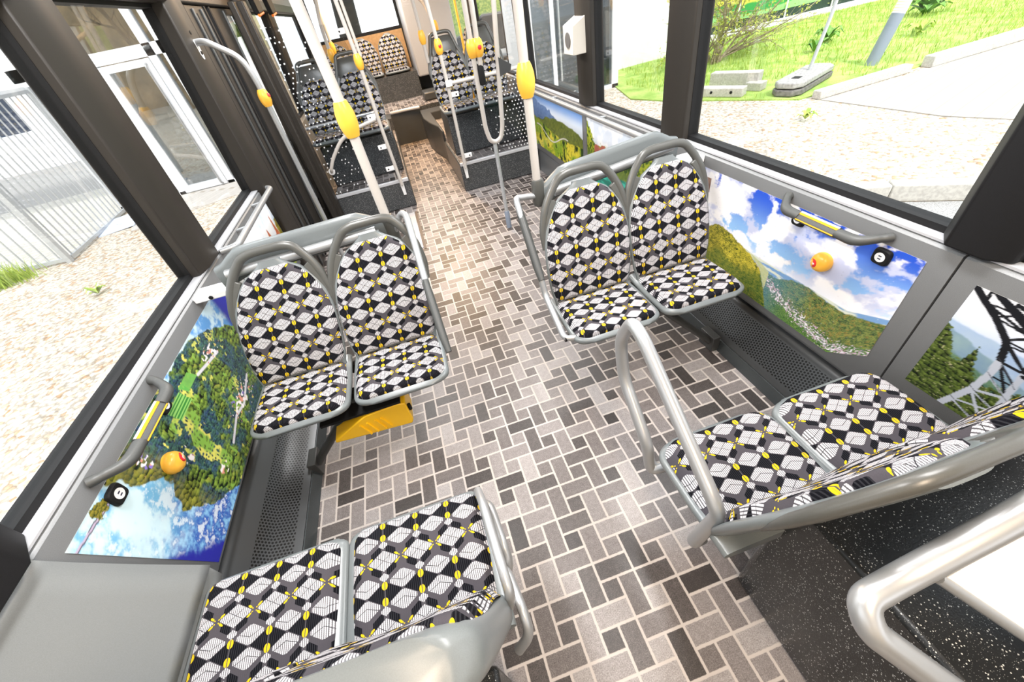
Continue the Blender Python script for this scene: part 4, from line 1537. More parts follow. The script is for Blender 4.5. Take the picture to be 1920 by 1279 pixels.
# yellow-striped grab bars on the walls
def grab_bar(label, side, ya, yb, za, zb):
    xw = XL if side < 0 else XR
    s = -side
    t = thing('grab_bar', label, 'grab bar', (xw, (ya + yb) / 2, (za + zb) / 2), 'yellow striped grab bars on the side walls')
    xo = xw + s * 0.062
    A, B = Vector((xo, ya, za - 0.012)), Vector((xo, yb, zb - 0.012))
    d = (B - A).normalized()
    for E, sg in ((A, 1), (B, -1)):
        foot = Vector((xw + s * 0.001, E.y - sg * d.y * 0.062, E.z + 0.02))
        MB().tube(fillet([foot, foot + Vector((s * 0.022, sg * d.y * 0.012, -0.004)), E + Vector((0, -sg * d.y * 0.012, 0)), E + d * sg * 0.055], 0.03, 6),
                  [0.014, 0.0135, 0.013, 0.012, 0.012, 0.0125, 0.013, 0.0135, 0.014, 0.015, 0.0155, 0.016, 0.0165, 0.0165, 0.016, 0.014], 14,
                  r2=[0.016, 0.015, 0.0145, 0.0135, 0.013, 0.013, 0.0135, 0.014, 0.015, 0.016, 0.017, 0.0175, 0.018, 0.018, 0.018, 0.0175]).build('bracket', ARMPAD, t)
    n = Vector((s * 0.72, 0, 0.69)).normalized()            # the broad face looks up into the bus
    w = Vector((s * 0.69, 0, -0.72)).normalized()
    mid, half = (A + B) / 2, (B - A).length / 2 - 0.052
    rings = []
    for e in (-half, half):
        rings.append([mid + d * e + w * 0.0175 * math.copysign(abs(math.cos(t)) ** .5, math.cos(t)) + n * 0.0105 * math.copysign(abs(math.sin(t)) ** .7, math.sin(t)) for t in [2 * math.pi * k / 24 for k in range(24)]])
    MB().loft(rings).build('bar', ARMPAD, t)
    for (off, hw, mt, nm) in ((-0.0065, 0.0036, YELLOWS, 'yellow_strip'), (0.0150, 0.0018, YELLOWS, 'yellow_strip'), (-0.0135, 0.0026, WHITEP, 'steel_strip')):
        hgt = 0.0108 if abs(off) < .01 else 0.0088
        MB().obox(mid + w * off + n * hgt, d * (half - .002), w * hw, n * 0.0012).build(nm, mt, t)
    return t


grab_bar('yellow striped grab bar above the lake picture on the left wall', -1, 0.855, 1.105, 0.79, 0.79)
grab_bar('yellow striped grab bar above the cloud picture on the right wall', 1, 0.795, 1.05, 0.80, 0.80)


def usb(label, side, y, z):
    xw = XL if side < 0 else XR
    s = -side
    t = thing('usb_socket', label, 'socket', (xw, y, z), 'black charging sockets on the side walls')
    r = []
    for k, (h, d) in enumerate(((0.026, 0.0015), (0.027, 0.004), (0.0255, 0.010), (0.0225, 0.013))):
        ring = []
        for i in range(28):
            an = 2 * math.pi * i / 28
            c, q = math.cos(an), math.sin(an)
            ring.append((xw + s * d, y + h * math.copysign(abs(c) ** 0.5, c), z + h * math.copysign(abs(q) ** 0.5, q)))
        r.append(ring)
    MB().loft(r).build('housing', RUBBER, t, angle=30)
    MB().lathe([(0.0001, 0.0125), (0.0150, 0.0125), (0.0150, 0.0142), (0.0001, 0.0142)], (xw, y, z), (s, 0, 0), 28).build('face', WHITEP, t)
    for dz in (-0.0045, 0.0045):
        box(min(xw + s * 0.0140, xw + s * 0.0149), max(xw + s * 0.0140, xw + s * 0.0149), y - 0.0045, y + 0.0045, z + dz - 0.0017, z + dz + 0.0017).build('port', INKD, t)
    return t


usb('black charging socket below the near end of the left grab bar', -1, 0.80, 0.722)
usb('black charging socket below the far end of the left grab bar', -1, 1.118, 0.722)
usb('black charging socket below the far end of the right grab bar', 1, 1.040, 0.744)
usb('black charging socket below the near end of the right grab bar', 1, 0.730, 0.744)


def stop_unit(label, side, y, z):
    xw = XL if side < 0 else XR
    s = -side
    t = thing('stop_request_button', label, 'stop button', (xw, y, z), 'yellow stop request buttons on the side walls')
    MB().lathe([(0.001, 0.0015), (0.034, 0.0015), (0.036, 0.008), (0.0345, 0.020), (0.029, 0.030), (0.018, 0.036), (0.001, 0.038)], (xw, y, z), (s, 0, 0), 32).build('dome', YELLOW, t)
    n = Vector((s * 0.84, 0.36, -0.06)) if side > 0 else Vector((s * 0.84, 0.42, -0.04))
    n.normalize()
    c = Vector((xw, y, z)) + Vector((s * 0.030, n.y * 0.030, n.z * 0.030))
    MB().lathe([(0.001, -0.008), (0.0165, -0.008), (0.0165, 0.004), (0.014, 0.006), (0.001, 0.0065)], c, n, 28).build('push_button', RED, t, label='red button marked STOP')
    M = basis(c + n * 0.0068, (0, -side * 1.0, 0), (0, 0, 1))
    ax = Vector((0, -side * 1.0, 0))
    ax = (ax - n * ax.dot(n)).normalized()
    ay = n.cross(ax)
    M = Matrix((ax, ay, n)).transposed().to_4x4()
    M.translation = c + n * 0.0068
    text_mesh('lettering', 'STOP', 0.0105, INK, t, M)
    return t


stop_unit('yellow dome stop button with red push button on the lake picture', -1, 0.965, 0.612)
stop_unit('yellow dome stop button with red push button on the cloud picture', 1, 0.893, 0.640)

# ivory dispenser on the right pillar
t = thing('dispenser', 'ivory dispenser box with oval opening on the right window pillar', 'dispenser', (1.27, 2.95, 1.16))
m = MB()
poly = [(2.84, 1.16), (3.06, 1.16), (3.06, 1.30), (2.84, 1.355)]
m.prism([(1.312, 1.155), (1.20, 1.155), (1.20, 1.305), (1.312, 1.36)], lambda a, b, d: (a, d, b), 2.86, 3.02)
m.build('case', BEIGE, t, bevel=0.004)
MB().lathe([(0.0005, 0), (0.042, 0), (0.042, 0.003), (0.0005, 0.003)], (1.199, 2.94, 1.232), (-1, 0, 0), 32).build('oval_opening', plain('opening shadow grey', (0.10, 0.095, 0.09), 0.6), t)

# handrails below the windows beside the door and opposite
def wall_rail(label, side, y0, y1, z, x):
    xw = XL if side < 0 else XR
    t = thing('handrail', label, 'handrail', (x, (y0 + y1) / 2, z), 'satin handrails below the windows')
    MB().tube(fillet([(xw, y0 - 0.0, z + 0.0), (x, y0 + 0.02, z), (x, (y0 + y1) / 2, z), (x, y1 - 0.02, z), (xw, y1, z)], 0.035), 0.016).build('tube', ALU, t)
    for f in (0.3, 0.7):
        y = y0 + (y1 - y0) * f
        MB().tube([(xw, y, z - 0.012), (x, y, z - 0.005)], 0.008).build('bracket', ALU, t)
    return t


wall_rail('satin handrail below the left window beside the bus door', -1, 2.05, 2.99, 0.822, -0.925)
wall_rail('satin handrail below the right windows opposite the bus door', 1, 1.95, 4.15, 0.835, 1.225)

# bent door pole with stop button
t = thing('door_pole', 'bent satin door pole with yellow joint beside the folding door', 'pole', (-0.72, 3.05, 0.0))
MB().tube(fillet([(-0.925, 3.06, 1.588), (-0.87, 3.05, 1.588), (-0.735, 3.05, 1.49), (-0.715, 3.05, 1.38), (-0.722, 3.05, 0.6), (-0.726, 3.05, 0.001)], 0.08, 7), 0.0165, 16).build('tube', ALU, t)
joint(t, (-0.7155, 3.05, 1.285), (0, 0, 1), (0.8, -0.2, 0.35), 0.033, 0.0165, 0.045)
m = MB()
m.prism([(3.03 + 0.036 * math.cos(k * math.pi / 8) * (0.6 if abs(math.sin(k * math.pi / 8)) < .5 else .8), 1.588 + 0.075 * math.sin(k * math.pi / 8)) for k in range(16)], lambda a, b, d: (-0.923 + d, a + 0.03, b), 0.0, 0.006)
m.build('flange', WHITEP, t)
for dz in (-0.045, 0.045):
    MB().lathe([(0.001, 0), (0.009, 0), (0.009, 0.004), (0.001, 0.004)], (-0.917, 3.06, 1.588 + dz), (1, 0, 0), 12).build('screw', RUBBER, t)

# ramp plate in the floor by the door
t = thing('ramp_plate', 'folding ramp plate with bright edge in the floor before the door', 'ramp', (-0.5, 3.6, 0.0))
MB().box(-0.94, -0.115, 3.22, 4.06, 0.0005, 0.009).build('plate', ALUTRIM, t, bevel=0.003)
MB().box(-0.94, -0.20, 3.27, 4.01, 0.009, 0.0105).build('brick_inlay', FLOOR, t)
MB().box(-0.112, -0.090, 3.20, 4.08, 0.0005, 0.004).build('edge_seal', plain('brown seal', (0.12, 0.09, 0.07), 0.6), t)

# glass partitions at the front of the platforms with their poles
def clamp(parent, x, y, z, sx):
    c = MB().box(min(x, x + sx * 0.085), max(x, x + sx * 0.085), y - 0.014, y + 0.014, z - 0.02, z + 0.02).build('clamp', WHITEP, parent, bevel=0.004)
    MB().lathe([(0.001, 0), (0.007, 0), (0.007, 0.003), (0.001, 0.003)], (x + sx * 0.06, y - 0.0145, z), (0, -1, 0), 12).build('screw', RUBBER, c)


t = thing('glass_partition', 'glass partition with white dot print on the left platform', 'glass partition', (-0.55, 4.25, 0.295), 'dotted glass partitions')
MB().prism([(-0.79, 0.31), (-0.20, 0.31), (-0.20, 1.40), (-0.24, 1.55), (-0.79, 1.62)], lambda a, b, d: (a, d, b), 4.238, 4.246).build('glass_sheet', GLASS_DOTL, t)
for z in (0.42, 0.62, 0.88, 1.50):
    clamp(t, -0.165, 4.232, z, -1)
t = thing('glass_partition', 'glass partition with white dot print on the right platform', 'glass partition', (0.9, 4.25, 0.295), 'dotted glass partitions')
MB().prism([(0.57, 0.31), (1.27, 0.31), (1.27, 0.95), (0.57, 0.95)], lambda a, b, d: (a, d, b), 4.238, 4.246).build('glass_sheet', GLASS_DOTR, t)
for z in (0.36, 0.90):
    clamp(t, 0.535, 4.232, z, 1)


def foot_bracket(parent, x, y, z):
    MB().prism([(x - 0.014, z - 0.11), (x + 0.014, z - 0.11), (x + 0.02, z + 0.03), (x - 0.02, z + 0.03)], lambda a, b, d: (a, d, b), y - 0.022, y - 0.013).build('foot_bracket', WHITEP, parent, bevel=0.003)


t = pole('partition_pole', 'double cream pole with yellow joint at the left glass partition', [(-0.15, 4.215, 0.25), (-0.158, 4.215, 0.7), (-0.158, 4.215, 1.3), (-0.172, 4.215, 1.7), (-0.19, 4.215, 2.155)], 0.0165, [(-0.157, 4.215, 1.287)], rk=0.036, group=None)
MB().tube([(-0.125, 4.215, 1.32), (-0.135, 4.215, 1.75), (-0.15, 4.215, 2.155)], 0.0125).build('twin_tube', POLE, t)
foot_bracket(t, -0.15, 4.25, 0.25)
t = pole('partition_pole', 'cream pole with red stop button at the right glass partition', [(0.525, 4.215, 0.25), (0.535, 4.215, 0.98), (0.53, 4.215, 1.3), (0.515, 4.215, 1.6), (0.50, 4.215, 2.155)], 0.0165, [(0.5305, 4.215, 1.268)], stop=(0.25, -1, 0.1), rk=0.036, group=None)
foot_bracket(t, 0.525, 4.25, 0.25)
t = thing('cross_rail', 'cream cross rail from the right partition pole to the window', 'cross rail', (0.9, 4.21, 0.99), 'cross rails of the glass partitions')
MB().tube([(0.552, 4.213, 0.992), (1.285, 4.213, 0.992)], 0.0165).build('tube', POLE, t)
MB().box(0.515, 0.575, 4.185, 4.20, 0.97, 1.02).build('clamp', WHITEP, t, bevel=0.004)
t = thing('cross_rail', 'grey cross rail behind the left dotted glass', 'cross rail', (-0.5, 4.27, 0.93), 'cross rails of the glass partitions')
MB().tube([(-0.80, 4.268, 0.90), (-0.172, 4.262, 0.905)], 0.014).build('tube', ALU, t)
t = thing('curved_rail', 'curved cream hand rail on the front of the left glass partition', 'hand rail', (-0.62, 4.2, 0.7))
MB().tube(fillet([(-0.18, 4.205, 0.86), (-0.42, 4.20, 0.82), (-0.55, 4.20, 0.76), (-0.68, 4.20, 0.63), (-0.735, 4.20, 0.545), (-0.742, 4.233, 0.52)], 0.08, 5), 0.0155).build('tube', POLE, t)
MB().lathe([(0.001, 0), (0.03, 0), (0.028, 0.006), (0.016, 0.01), (0.001, 0.01)], (-0.742, 4.234, 0.52), (0, -1, 0)).build('flange', WHITEP, t)

# U shaped pole in the standing area
t = thing('forked_pole', 'forked cream pole with U bend and two yellow joints', 'pole', (0.655, 3.16, 0.0))
MB().tube(fillet([(0.625, 3.16, 2.155), (0.616, 3.16, 1.53), (0.608, 3.16, 1.1), (0.606, 3.16, 0.80), (0.625, 3.16, 0.715), (0.665, 3.16, 0.695), (0.71, 3.16, 0.715), (0.735, 3.16, 0.79), (0.765, 3.16, 1.1), (0.805, 3.16, 1.5), (0.84, 3.16, 2.155)], 0.06, 5), 0.0165, 16).build('u_tube', POLE, t)
MB().tube([(0.655, 3.16, 0.002), (0.655, 3.16, 0.685)], 0.0155).build('stem', GALV, t)
MB().lathe([(0.022, 0.001), (0.021, 0.14), (0.017, 0.15)], (0.655, 3.16, 0)).build('foot_sleeve', BOLLGREY, t)
MB().tube([(0.67, 3.16, 2.155), (0.660, 3.155, 1.5), (0.648, 3.15, 1.17)], 0.0165).build('short_tube', POLE, t)
MB().lathe([(0.02, 0), (0.022, 0.01), (0.022, 0.10), (0.016, 0.115)], (0.645, 3.15, 1.075)).build('black_end', RUBBER, t)
joint(t, (0.612, 3.16, 1.285), (0, 0, 1), None, 0.036, 0.0165, 0.052)
joint(t, (0.653, 3.152, 1.285), (0, 0, 1), (0.1, -1, 0.05), 0.036, 0.0165, 0.052)
MB().prism([(0.772, 1.10), (0.775, 1.21), (0.86, 1.155), (0.85, 1.12)], lambda a, b, d: (a, 3.14 + d, b), 0, 0.012).build('grey_flap', DARKGREY, t)

# further poles on the rear platforms
def rear_pole(label, pts, k, stop=None):
    return pole('rear_pole', label, fillet(pts, 0.15), 0.0165, [k], stop, rk=0.034, group='poles on the rear platforms')


rear_pole('rear pole with yellow joint behind the left platform seats, left one', [(-0.42, 5.05, 1.22), (-0.42, 5.05, 1.55), (-0.36, 5.05, 1.8), (-0.36, 5.05, 2.155)], (-0.42, 5.05, 1.33))
rear_pole('rear pole with yellow joint behind the left platform seats, right one', [(-0.45, 5.9, 1.2), (-0.45, 5.9, 1.6), (-0.45, 5.9, 2.155)], (-0.45, 5.9, 1.36))
rear_pole('rear pole with yellow joint at the left shoulder of the right platform seat', [(0.475, 4.86, 1.12), (0.475, 4.86, 1.5), (0.44, 4.86, 2.155)], (0.475, 4.86, 1.325))
rear_pole('curved rear pole with yellow joint before the engine tower', [(0.72, 5.6, 1.0), (0.72, 5.6, 1.36), (0.64, 5.6, 1.62), (0.44, 5.6, 1.7), (0.40, 5.6, 2.155)], (0.72, 5.6, 1.36))
t = pole('yellow_pole', 'thin yellow pole behind the right platform seats', [(1.02, 5.7, 0.44), (1.0, 5.7, 2.155)], 0.014, mat=YELLOW, group=None)

# orange-edged black hangers under the ceiling
for (x, y, lab) in ((-0.80, 4.55, 'orange edged black hanger above the door, nearer one'), (-0.78, 5.05, 'orange edged black hanger above the door, farther one')):
    t = thing('strap_hanger', lab, 'hanger', (x, y, 1.72), 'orange edged hangers')
    MB().prism([(y - 0.16, 2.0), (y + 0.16, 2.0), (y + 0.12, 1.72), (y - 0.10, 1.70)], lambda a, b, d: (x + d, a, b), -0.02, 0.02).build('strap', RUBBER, t, bevel=0.01)
    MB().tube([(x + 0.01, y - 0.10, 1.695), (x + 0.01, y + 0.12, 1.715)], 0.010).build('edging', ORANGE, t)

# ceiling lamps: two warm real ones, the others added only as fill light
def ceiling_lamp_or_fill(lab, x, y, power, color, sx=0.16, sy=1.1):
    t = thing('ceiling_lamp_or_fill', lab, 'lamp', (x, y, 2.15), 'ceiling lamps')
    MB().box(x - sx / 2 - 0.02, x + sx / 2 + 0.02, y - sy / 2 - 0.02, y + sy / 2 + 0.02, 2.142, 2.16).build('housing', WHITEP, t)
    g = G('lamp diffuser')
    g.set(color=(0.9, 0.9, 0.9), emit=color, power=power * 0.16)
    MB().box(x - sx / 2, x + sx / 2, y - sy / 2, y + sy / 2, 2.136, 2.142).build('diffuser', g.mat, t)
    ld = bpy.data.lights.new('lamp', 'AREA')
    ld.shape = 'RECTANGLE'
    ld.size, ld.size_y = sx, sy
    ld.energy = power
    ld.color = color
    lo = bpy.data.objects.new('lamp_light', ld)
    COL.objects.link(lo)
    lo.parent = t
    lo.location = (0, 0, -0.018)
    return t


LAMP = 22.0
for (x, y, p, c, lab) in ((-0.55, 1.0, LAMP, (1, 0.99, 0.98), 'added fill light above the left front seats'), (0.85, 1.0, LAMP, (1, 0.99, 0.98), 'added fill light above the right front seats'),
                          (-0.5, 3.2, LAMP, (1, 0.99, 0.98), 'added fill light above the bus door'), (0.85, 3.2, LAMP, (1, 0.99, 0.98), 'added fill light above the standing area'),
                          (0.2, 5.8, LAMP * 2.2, (1, 0.62, 0.30), 'warm ceiling lamp above the rear aisle'), (0.2, 7.6, LAMP, (1, 0.90, 0.80), 'added fill light above the rear bench'),
                          (0.2, -0.7, LAMP, (1, 0.78, 0.56), 'warm ceiling lamp behind the camera')):
    ceiling_lamp_or_fill(lab, x, y, p, c)


# ================================================================== outside
GZ = -0.35
def ground(name, poly, mat, z, lab, cat='ground'):
    m = MB().prism(poly, lambda a, b, d: (a, b, d), z - 0.05, z)
    return struct(m.build(name, mat), lab, cat)


ground('gravel_bed', [(-30, -14), (30, -14), (30, 30), (-30, 30)], GRAVEL, GZ, 'bed of white gravel around the bus')
ground('lawn', [(4.6, 6.9), (5.75, 5.28), (7.6, 5.30), (9.6, 5.35), (16, 5.6), (24, 7), (24, 11.25), (7.0, 11.15), (6.9, 10.6), (5.2, 10.4), (4.66, 8.95), (4.3, 7.6)], LAWN, GZ + 0.02, 'sunny green lawn beyond the gravel', 'lawn')
ground('paved_path', [(5.9, 5.05), (6.05, 3.55), (6.6, 2.4), (8, 0.5), (20, -1.0), (24, 5.0), (16, 5.5), (9.6, 5.2), (7.7, 5.12)], PAVER, GZ + 0.012, 'pale concrete block path beside the lawn', 'path')
ground('asphalt', [(3.2, 2.45), (3.9, 2.28), (4.6, 1.80), (5.6, 0.4), (6, -8), (2.0, -8), (2.0, 2.8)], ASPH, GZ + 0.01, 'grey asphalt strip outside the right window', 'road')
ground('plank_paving', [(-5.1, 9.2), (-4.55, 7.35), (-3.2, 7.9), (-1.3, 8.3), (-1.3, 9.2)], DECK, GZ + 0.012, 'striped paving before the glass entrance', 'paving')
ground('yard_paving', [(-14, 6.9), (-6.2, 6.78), (-5.15, 6.75), (-5.3, 11.2), (-7.0, 11.4), (-9, 11.2), (-14, 10)], PAVERL, GZ + 0.012, 'grassy block paving behind the fence', 'paving')
ground('yard_road', [(-20, 10), (-9, 11.2), (-7, 11.4), (-5.3, 11.2), (-5.3, 17), (-24, 19)], ASPH, GZ + 0.008, 'pale grey yard behind the fence', 'road')


def kerb(label, a, b, w=0.12, h=0.12, grp='concrete kerb stones'):
    a, b = Vector(a), Vector(b)
    d = (b - a)
    L = d.length
    d.normalize()
    n = Vector((-d.y, d.x, 0))
    c = (a + b) / 2 + Vector((0, 0, h / 2))
    m = MB().obox(c, d * L / 2, n * w / 2, Vector((0, 0, h / 2)))
    o = m.build('kerb', CONC, bevel=0.012)
    tag(o, label, 'kerb', grp)
    return o


kerb('concrete kerb between lawn and paved path, nearer the bus', (5.9, 5.14, GZ), (7.62, 5.25, GZ), 0.14, 0.11)
kerb('concrete kerb between lawn and paved path, farther stretch', (7.95, 5.22, GZ), (10.2, 5.35, GZ), 0.16, 0.15)
kerb('pale concrete kerb between gravel and asphalt outside the right window', (3.2, 2.75, GZ), (3.86, 2.40, GZ), 0.13, 0.15)
kerb('cracked end of the kerb between gravel and asphalt', (3.87, 2.395, GZ), (4.75, 1.80, GZ), 0.13, 0.15)

# grass blades, weeds and tufts
def blades(pts, hmin, hmax, wid, seed):
    r = random.Random(seed)
    m = MB()
    for (x, y, z) in pts:
        h = r.uniform(hmin, hmax)
        a = r.uniform(0, 6.283)
        lx, ly = math.cos(a), math.sin(a)
        w = wid * r.uniform(0.7, 1.3)
        bx, by = r.uniform(-.5, .5) * h, r.uniform(-.5, .5) * h
        m.add([(x - lx * w, y - ly * w, z), (x + lx * w, y + ly * w, z), (x + lx * w * .7 + bx * .4, y + ly * w * .7 + by * .4, z + h * .6), (x - lx * w * .7 + bx * .4, y - ly * w * .7 + by * .4, z + h * .6), (x + bx, y + by, z + h)],
              [(0, 1, 2, 3), (3, 2, 4)])
    return m


_r = random.Random(3)
pts = []
while len(pts) < 9000:
    x, y = _r.uniform(4.8, 14.5), _r.uniform(5.35, 11.0)
    if x < 5.0 and y < 6.6:
        continue
    if x < 5.75 and y < 5.3 + (5.75 - x) * 1.4:
        continue
    if y > 10.3 and x < 6.9 or (x < 4.8 and y > 8.8) or (x < 5.4 and y > 8.9):
        continue
    if math.hypot(x - 7.75, y - 5.93) < .12 or (abs(x - 6.3) < .75 and abs(y - 5.8) < .5) or (5.0 < x < 6.0 and 5.95 < y < 7.05) or (y < 5.4 + .01 * x) or (x < 7.05 and y > 10.35):
        continue
    pts.append((x, y, GZ + 0.02))
tag(blades(pts, 0.04, 0.13, 0.006, 5).build('lawn_grass', GRASSB), 'long grass blades all over the sunny lawn', 'grass', kind='stuff')
pts = [( -5.9 + _r.gauss(0, .22), 6.38 + _r.gauss(0, .10), GZ) for _ in range(900)]
tag(blades(pts, 0.10, 0.26, 0.006, 8).build('grass_tuft', GRASSB), 'green grass tuft at the foot of the fence', 'grass', kind='stuff')


def weed(label, x, y, s, n=14, seed=1, mat=LEAFD, grp='leafy weeds'):
    r = random.Random(seed)
    m = MB()
    for k in range(n):
        a = r.uniform(0, 6.283)
        L = s * r.uniform(.5, 1)
        h = s * r.uniform(.3, .8)
        w = s * .16
        px, py = -math.sin(a) * w, math.cos(a) * w
        c = [(x + math.cos(a) * L * t, y + math.sin(a) * L * t, GZ + 0.02 + h * math.sin(t * 2.4)) for t in (0.05, .35, .7, 1.0)]
        ww = (.3, 1, .85, .05)
        vs = []
        for q, f in zip(c, ww):
            vs += [(q[0] - px * f, q[1] - py * f, q[2]), (q[0], q[1], q[2] - s * .03), (q[0] + px * f, q[1] + py * f, q[2])]
        fs = []
        for i in range(3):
            fs += [(i * 3, i * 3 + 1, i * 3 + 4, i * 3 + 3), (i * 3 + 1, i * 3 + 2, i * 3 + 5, i * 3 + 4)]
        m.add(vs, fs)
    o = m.build('weed', mat)
    tag(o, label, 'weed', grp)
    return o


weed('largest leafy weed on the lawn right of the striped bollard', 11.85, 8.3, .55, 26, 2)
weed('leafy weed on the lawn between sign post and bollard', 9.1, 8.1, .36, 16, 3)
weed('low leafy weed on the lawn behind the sign post', 8.3, 7.6, .3, 12, 4)
weed('flat grassy weed on the lawn below the largest weed', 9.9, 6.9, .28, 14, 5, GRASSB)
weed('small weed sprouting from the gravel in front of the lawn', 5.1, 4.5, .16, 10, 6, GRASSB)
weed('small weed sprouting from the gravel under the left window', -2.55, 2.0, .12, 12, 7, GRASSB)
weed('small weed on the gravel behind the left pillar', -3.95, 5.1, .14, 12, 8, GRASSB)

# bush with bare twigs and young leaves
def bush(label, x, y):
    r = random.Random(21)
    t = thing('bush', label, 'bush', (x, y, GZ))
    twig = plain('grey brown twigs', (0.33, 0.27, 0.18), 0.9, grain=0.3, scale=30)
    m = MB()
    lv = MB()
    def branch(p, d, L, rad, lev):
        n = 4
        path = [p]
        for i in range(n):
            d = (d + Vector((r.gauss(0, .16), r.gauss(0, .16), r.gauss(0, .08)))).normalized()
            path.append(path[-1] + d * L / n)
        m.tube(path, [rad * (1 - .55 * i / n) for i in range(n + 1)], 5)
        if lev < 3:
            for k in range(3 if lev else 4):
                i = r.randint(1, n)
                dd = (d + Vector((r.gauss(0, .6), r.gauss(0, .6), r.gauss(0.0, .35)))).normalized()
                branch(path[i], dd, L * r.uniform(.5, .8), rad * .5, lev + 1)
        if lev >= 2:
            for k in range(5):
                q = path[r.randint(1, n)] + Vector((r.gauss(0, .03), r.gauss(0, .03), r.gauss(0, .03)))
                a = Vector((r.gauss(0, 1), r.gauss(0, 1), r.gauss(0, 1))).normalized() * .028
                b = a.cross(Vector((r.gauss(0, 1), r.gauss(0, 1), 1))).normalized() * .014
                lv.add([q - a, q + b, q + a, q - b], [(0, 1, 2, 3)])
    for k in range(11):
        a = k * 0.571
        d = Vector((math.cos(a) * r.uniform(.15, .95), math.sin(a) * r.uniform(.1, .7), 1)).normalized()
        branch(Vector((x + math.cos(a) * .12, y + math.sin(a) * .12, GZ - .02)), d, r.uniform(.8, 1.25), .028, 0)
    for k in range(7):
        d = Vector((1, r.uniform(-.35, .35), r.uniform(.25, .6))).normalized()
        branch(Vector((x + .1, y, GZ + .05)), d, r.uniform(1.2, 1.7), .016, 1)
    m.build('branches', twig, t)
    lv.build('leaves', LEAF, t)
    return t


bush('bare twiggy bush with young yellow green leaves outside the right window', 6.85, 8.75)

# concrete blocks
for (c, ax, h, lab) in (((5.28, 6.36), (-.18, .30), .13, 'pale concrete block with holes, nearest of the three on the lawn edge'), ((5.72, 6.62), (-.20, .34), .24, 'pale concrete block on top at the back of the three on the lawn edge'), ((5.80, 6.22), (-.05, .12), .12, 'small pale concrete block at the right of the three on the lawn edge')):
    n = Vector((ax[1], -ax[0], 0)).normalized() * .10
    t = thing('concrete_block', lab, 'concrete block', (c[0], c[1], GZ + .02))
    MB().obox((c[0], c[1], GZ + .02 + h / 2), (ax[0], ax[1], 0), n, (0, 0, h / 2)).build('block', CONC, t, bevel=.012)
    if h < .2 and ax[1] > .2:
        for f in (-.5, .4):
            p = Vector((c[0] + ax[0] * f, c[1] + ax[1] * f, GZ + .02 + h * .55))
            MB().lathe([(.0005, 0), (.022, 0), (.022, .003), (.0005, .003)], p - n * 1.01, -n, 14).build('hole', RUBBER, t)

# sign post standing in two stacked bases
t = thing('sign_post', 'slanting galvanised sign post in stacked grey rubber bases on the lawn', 'sign post', (6.3, 5.8, GZ))
ax = Vector((.62, .28, 0))
nn = Vector((-.28, .62, 0)).normalized() * .21
def slab(m, z0, z1, k):
    poly = [(-1, -.55), (-.8, -1), (.8, -1), (1, -.55), (1, .55), (.8, 1), (-.8, 1), (-1, .55)]
    m.prism(poly, lambda a, b, d: tuple(Vector((6.30, 5.80, d)) + ax * (a * k) + nn * b * k), z0, z1)
m = MB()
slab(m, GZ + .03, GZ + .11, 1.0)
m.build('lower_base', plain('weathered dark rubber', (.16, .15, .14), .9, grain=.3, scale=25), t, bevel=.015)
m = MB()
slab(m, GZ + .125, GZ + .20, .97)
m.build('upper_base', plain('weathered grey rubber', (.36, .35, .34), .9, grain=.2, scale=25), t, bevel=.015)
MB().obox(tuple(Vector((6.30, 5.80, GZ + .202)) - ax * .45), ax * .10, nn * .25, (0, 0, .002)).build('slot', RUBBER, t)
MB().tube([(6.46, 5.90, GZ + .15), (6.60, 5.92, .5), (6.75, 5.95, 2.0)], .026).build('post', GALV, t)
# bollard
t = thing('bollard', 'blue grey bollard with white and yellow bands on the lawn', 'bollard', (7.75, 5.93, GZ))
bd = (Vector((7.98, 5.93, .55)) - Vector((7.75, 5.93, GZ))).normalized()
b0 = Vector((7.75, 5.93, GZ))
MB().tube([b0, b0 + bd * .68], .088, 20).build('shaft', BOLLGREY, t)
MB().tube([b0 + bd * .68, b0 + bd * 1.5], .0885, 20).build('white_top', WALLW, t)
for k in range(5):
    MB().tube([b0 + bd * (.70 + .035 * k), b0 + bd * (.712 + .035 * k)], .0893, 20).build('band', plain('pale yellow band', (.80, .68, .42), .5), t)

# banner fence far right
t = thing('banner_fence', 'fence with green and yellow banner and dark foot beyond the lawn', 'fence', (11, 11.3, GZ))
MB().box(7.0, 17, 11.22, 11.34, GZ - .02, GZ + .14).build('kerb_wall', WALLW, t)
MB().box(7.0, 17, 11.27, 11.29, GZ + .14, -0.02).build('dark_mesh', plain('dark green netting', (.025, .05, .035), .8, grain=.3, scale=60), t)
g = G('banner')
x, y, z = g.xyz(g.world_pos())
wv = (x * 1.1).sin() * .10
n = g.noise(g.vec(x, y, z), 1.6, 3)
col = g.mix((z - wv - .40 + (n - .5) * .3).smooth(-.03, .03), (0.04, .34, .07), (.86, .78, .10))
col = g.mix((z - wv - .17).smooth(-.01, .01), (.30, .60, .22), col)
col = g.mix((z - .95 + (n - .5) * .6).smooth(-.02, .1), col, (.74, .66, .52))
BANNER = g.set(color=col, rough=.6)
MB().box(7.0, 17, 11.265, 11.275, -0.02, 1.6).build('banner_sheet', BANNER, t)
for k in range(7):
    MB().tube([(7.9 + 1.5 * k, 11.22, GZ), (7.9 + 1.5 * k, 11.22, 1.7)], .022, 10).build('post', WALLW, t)

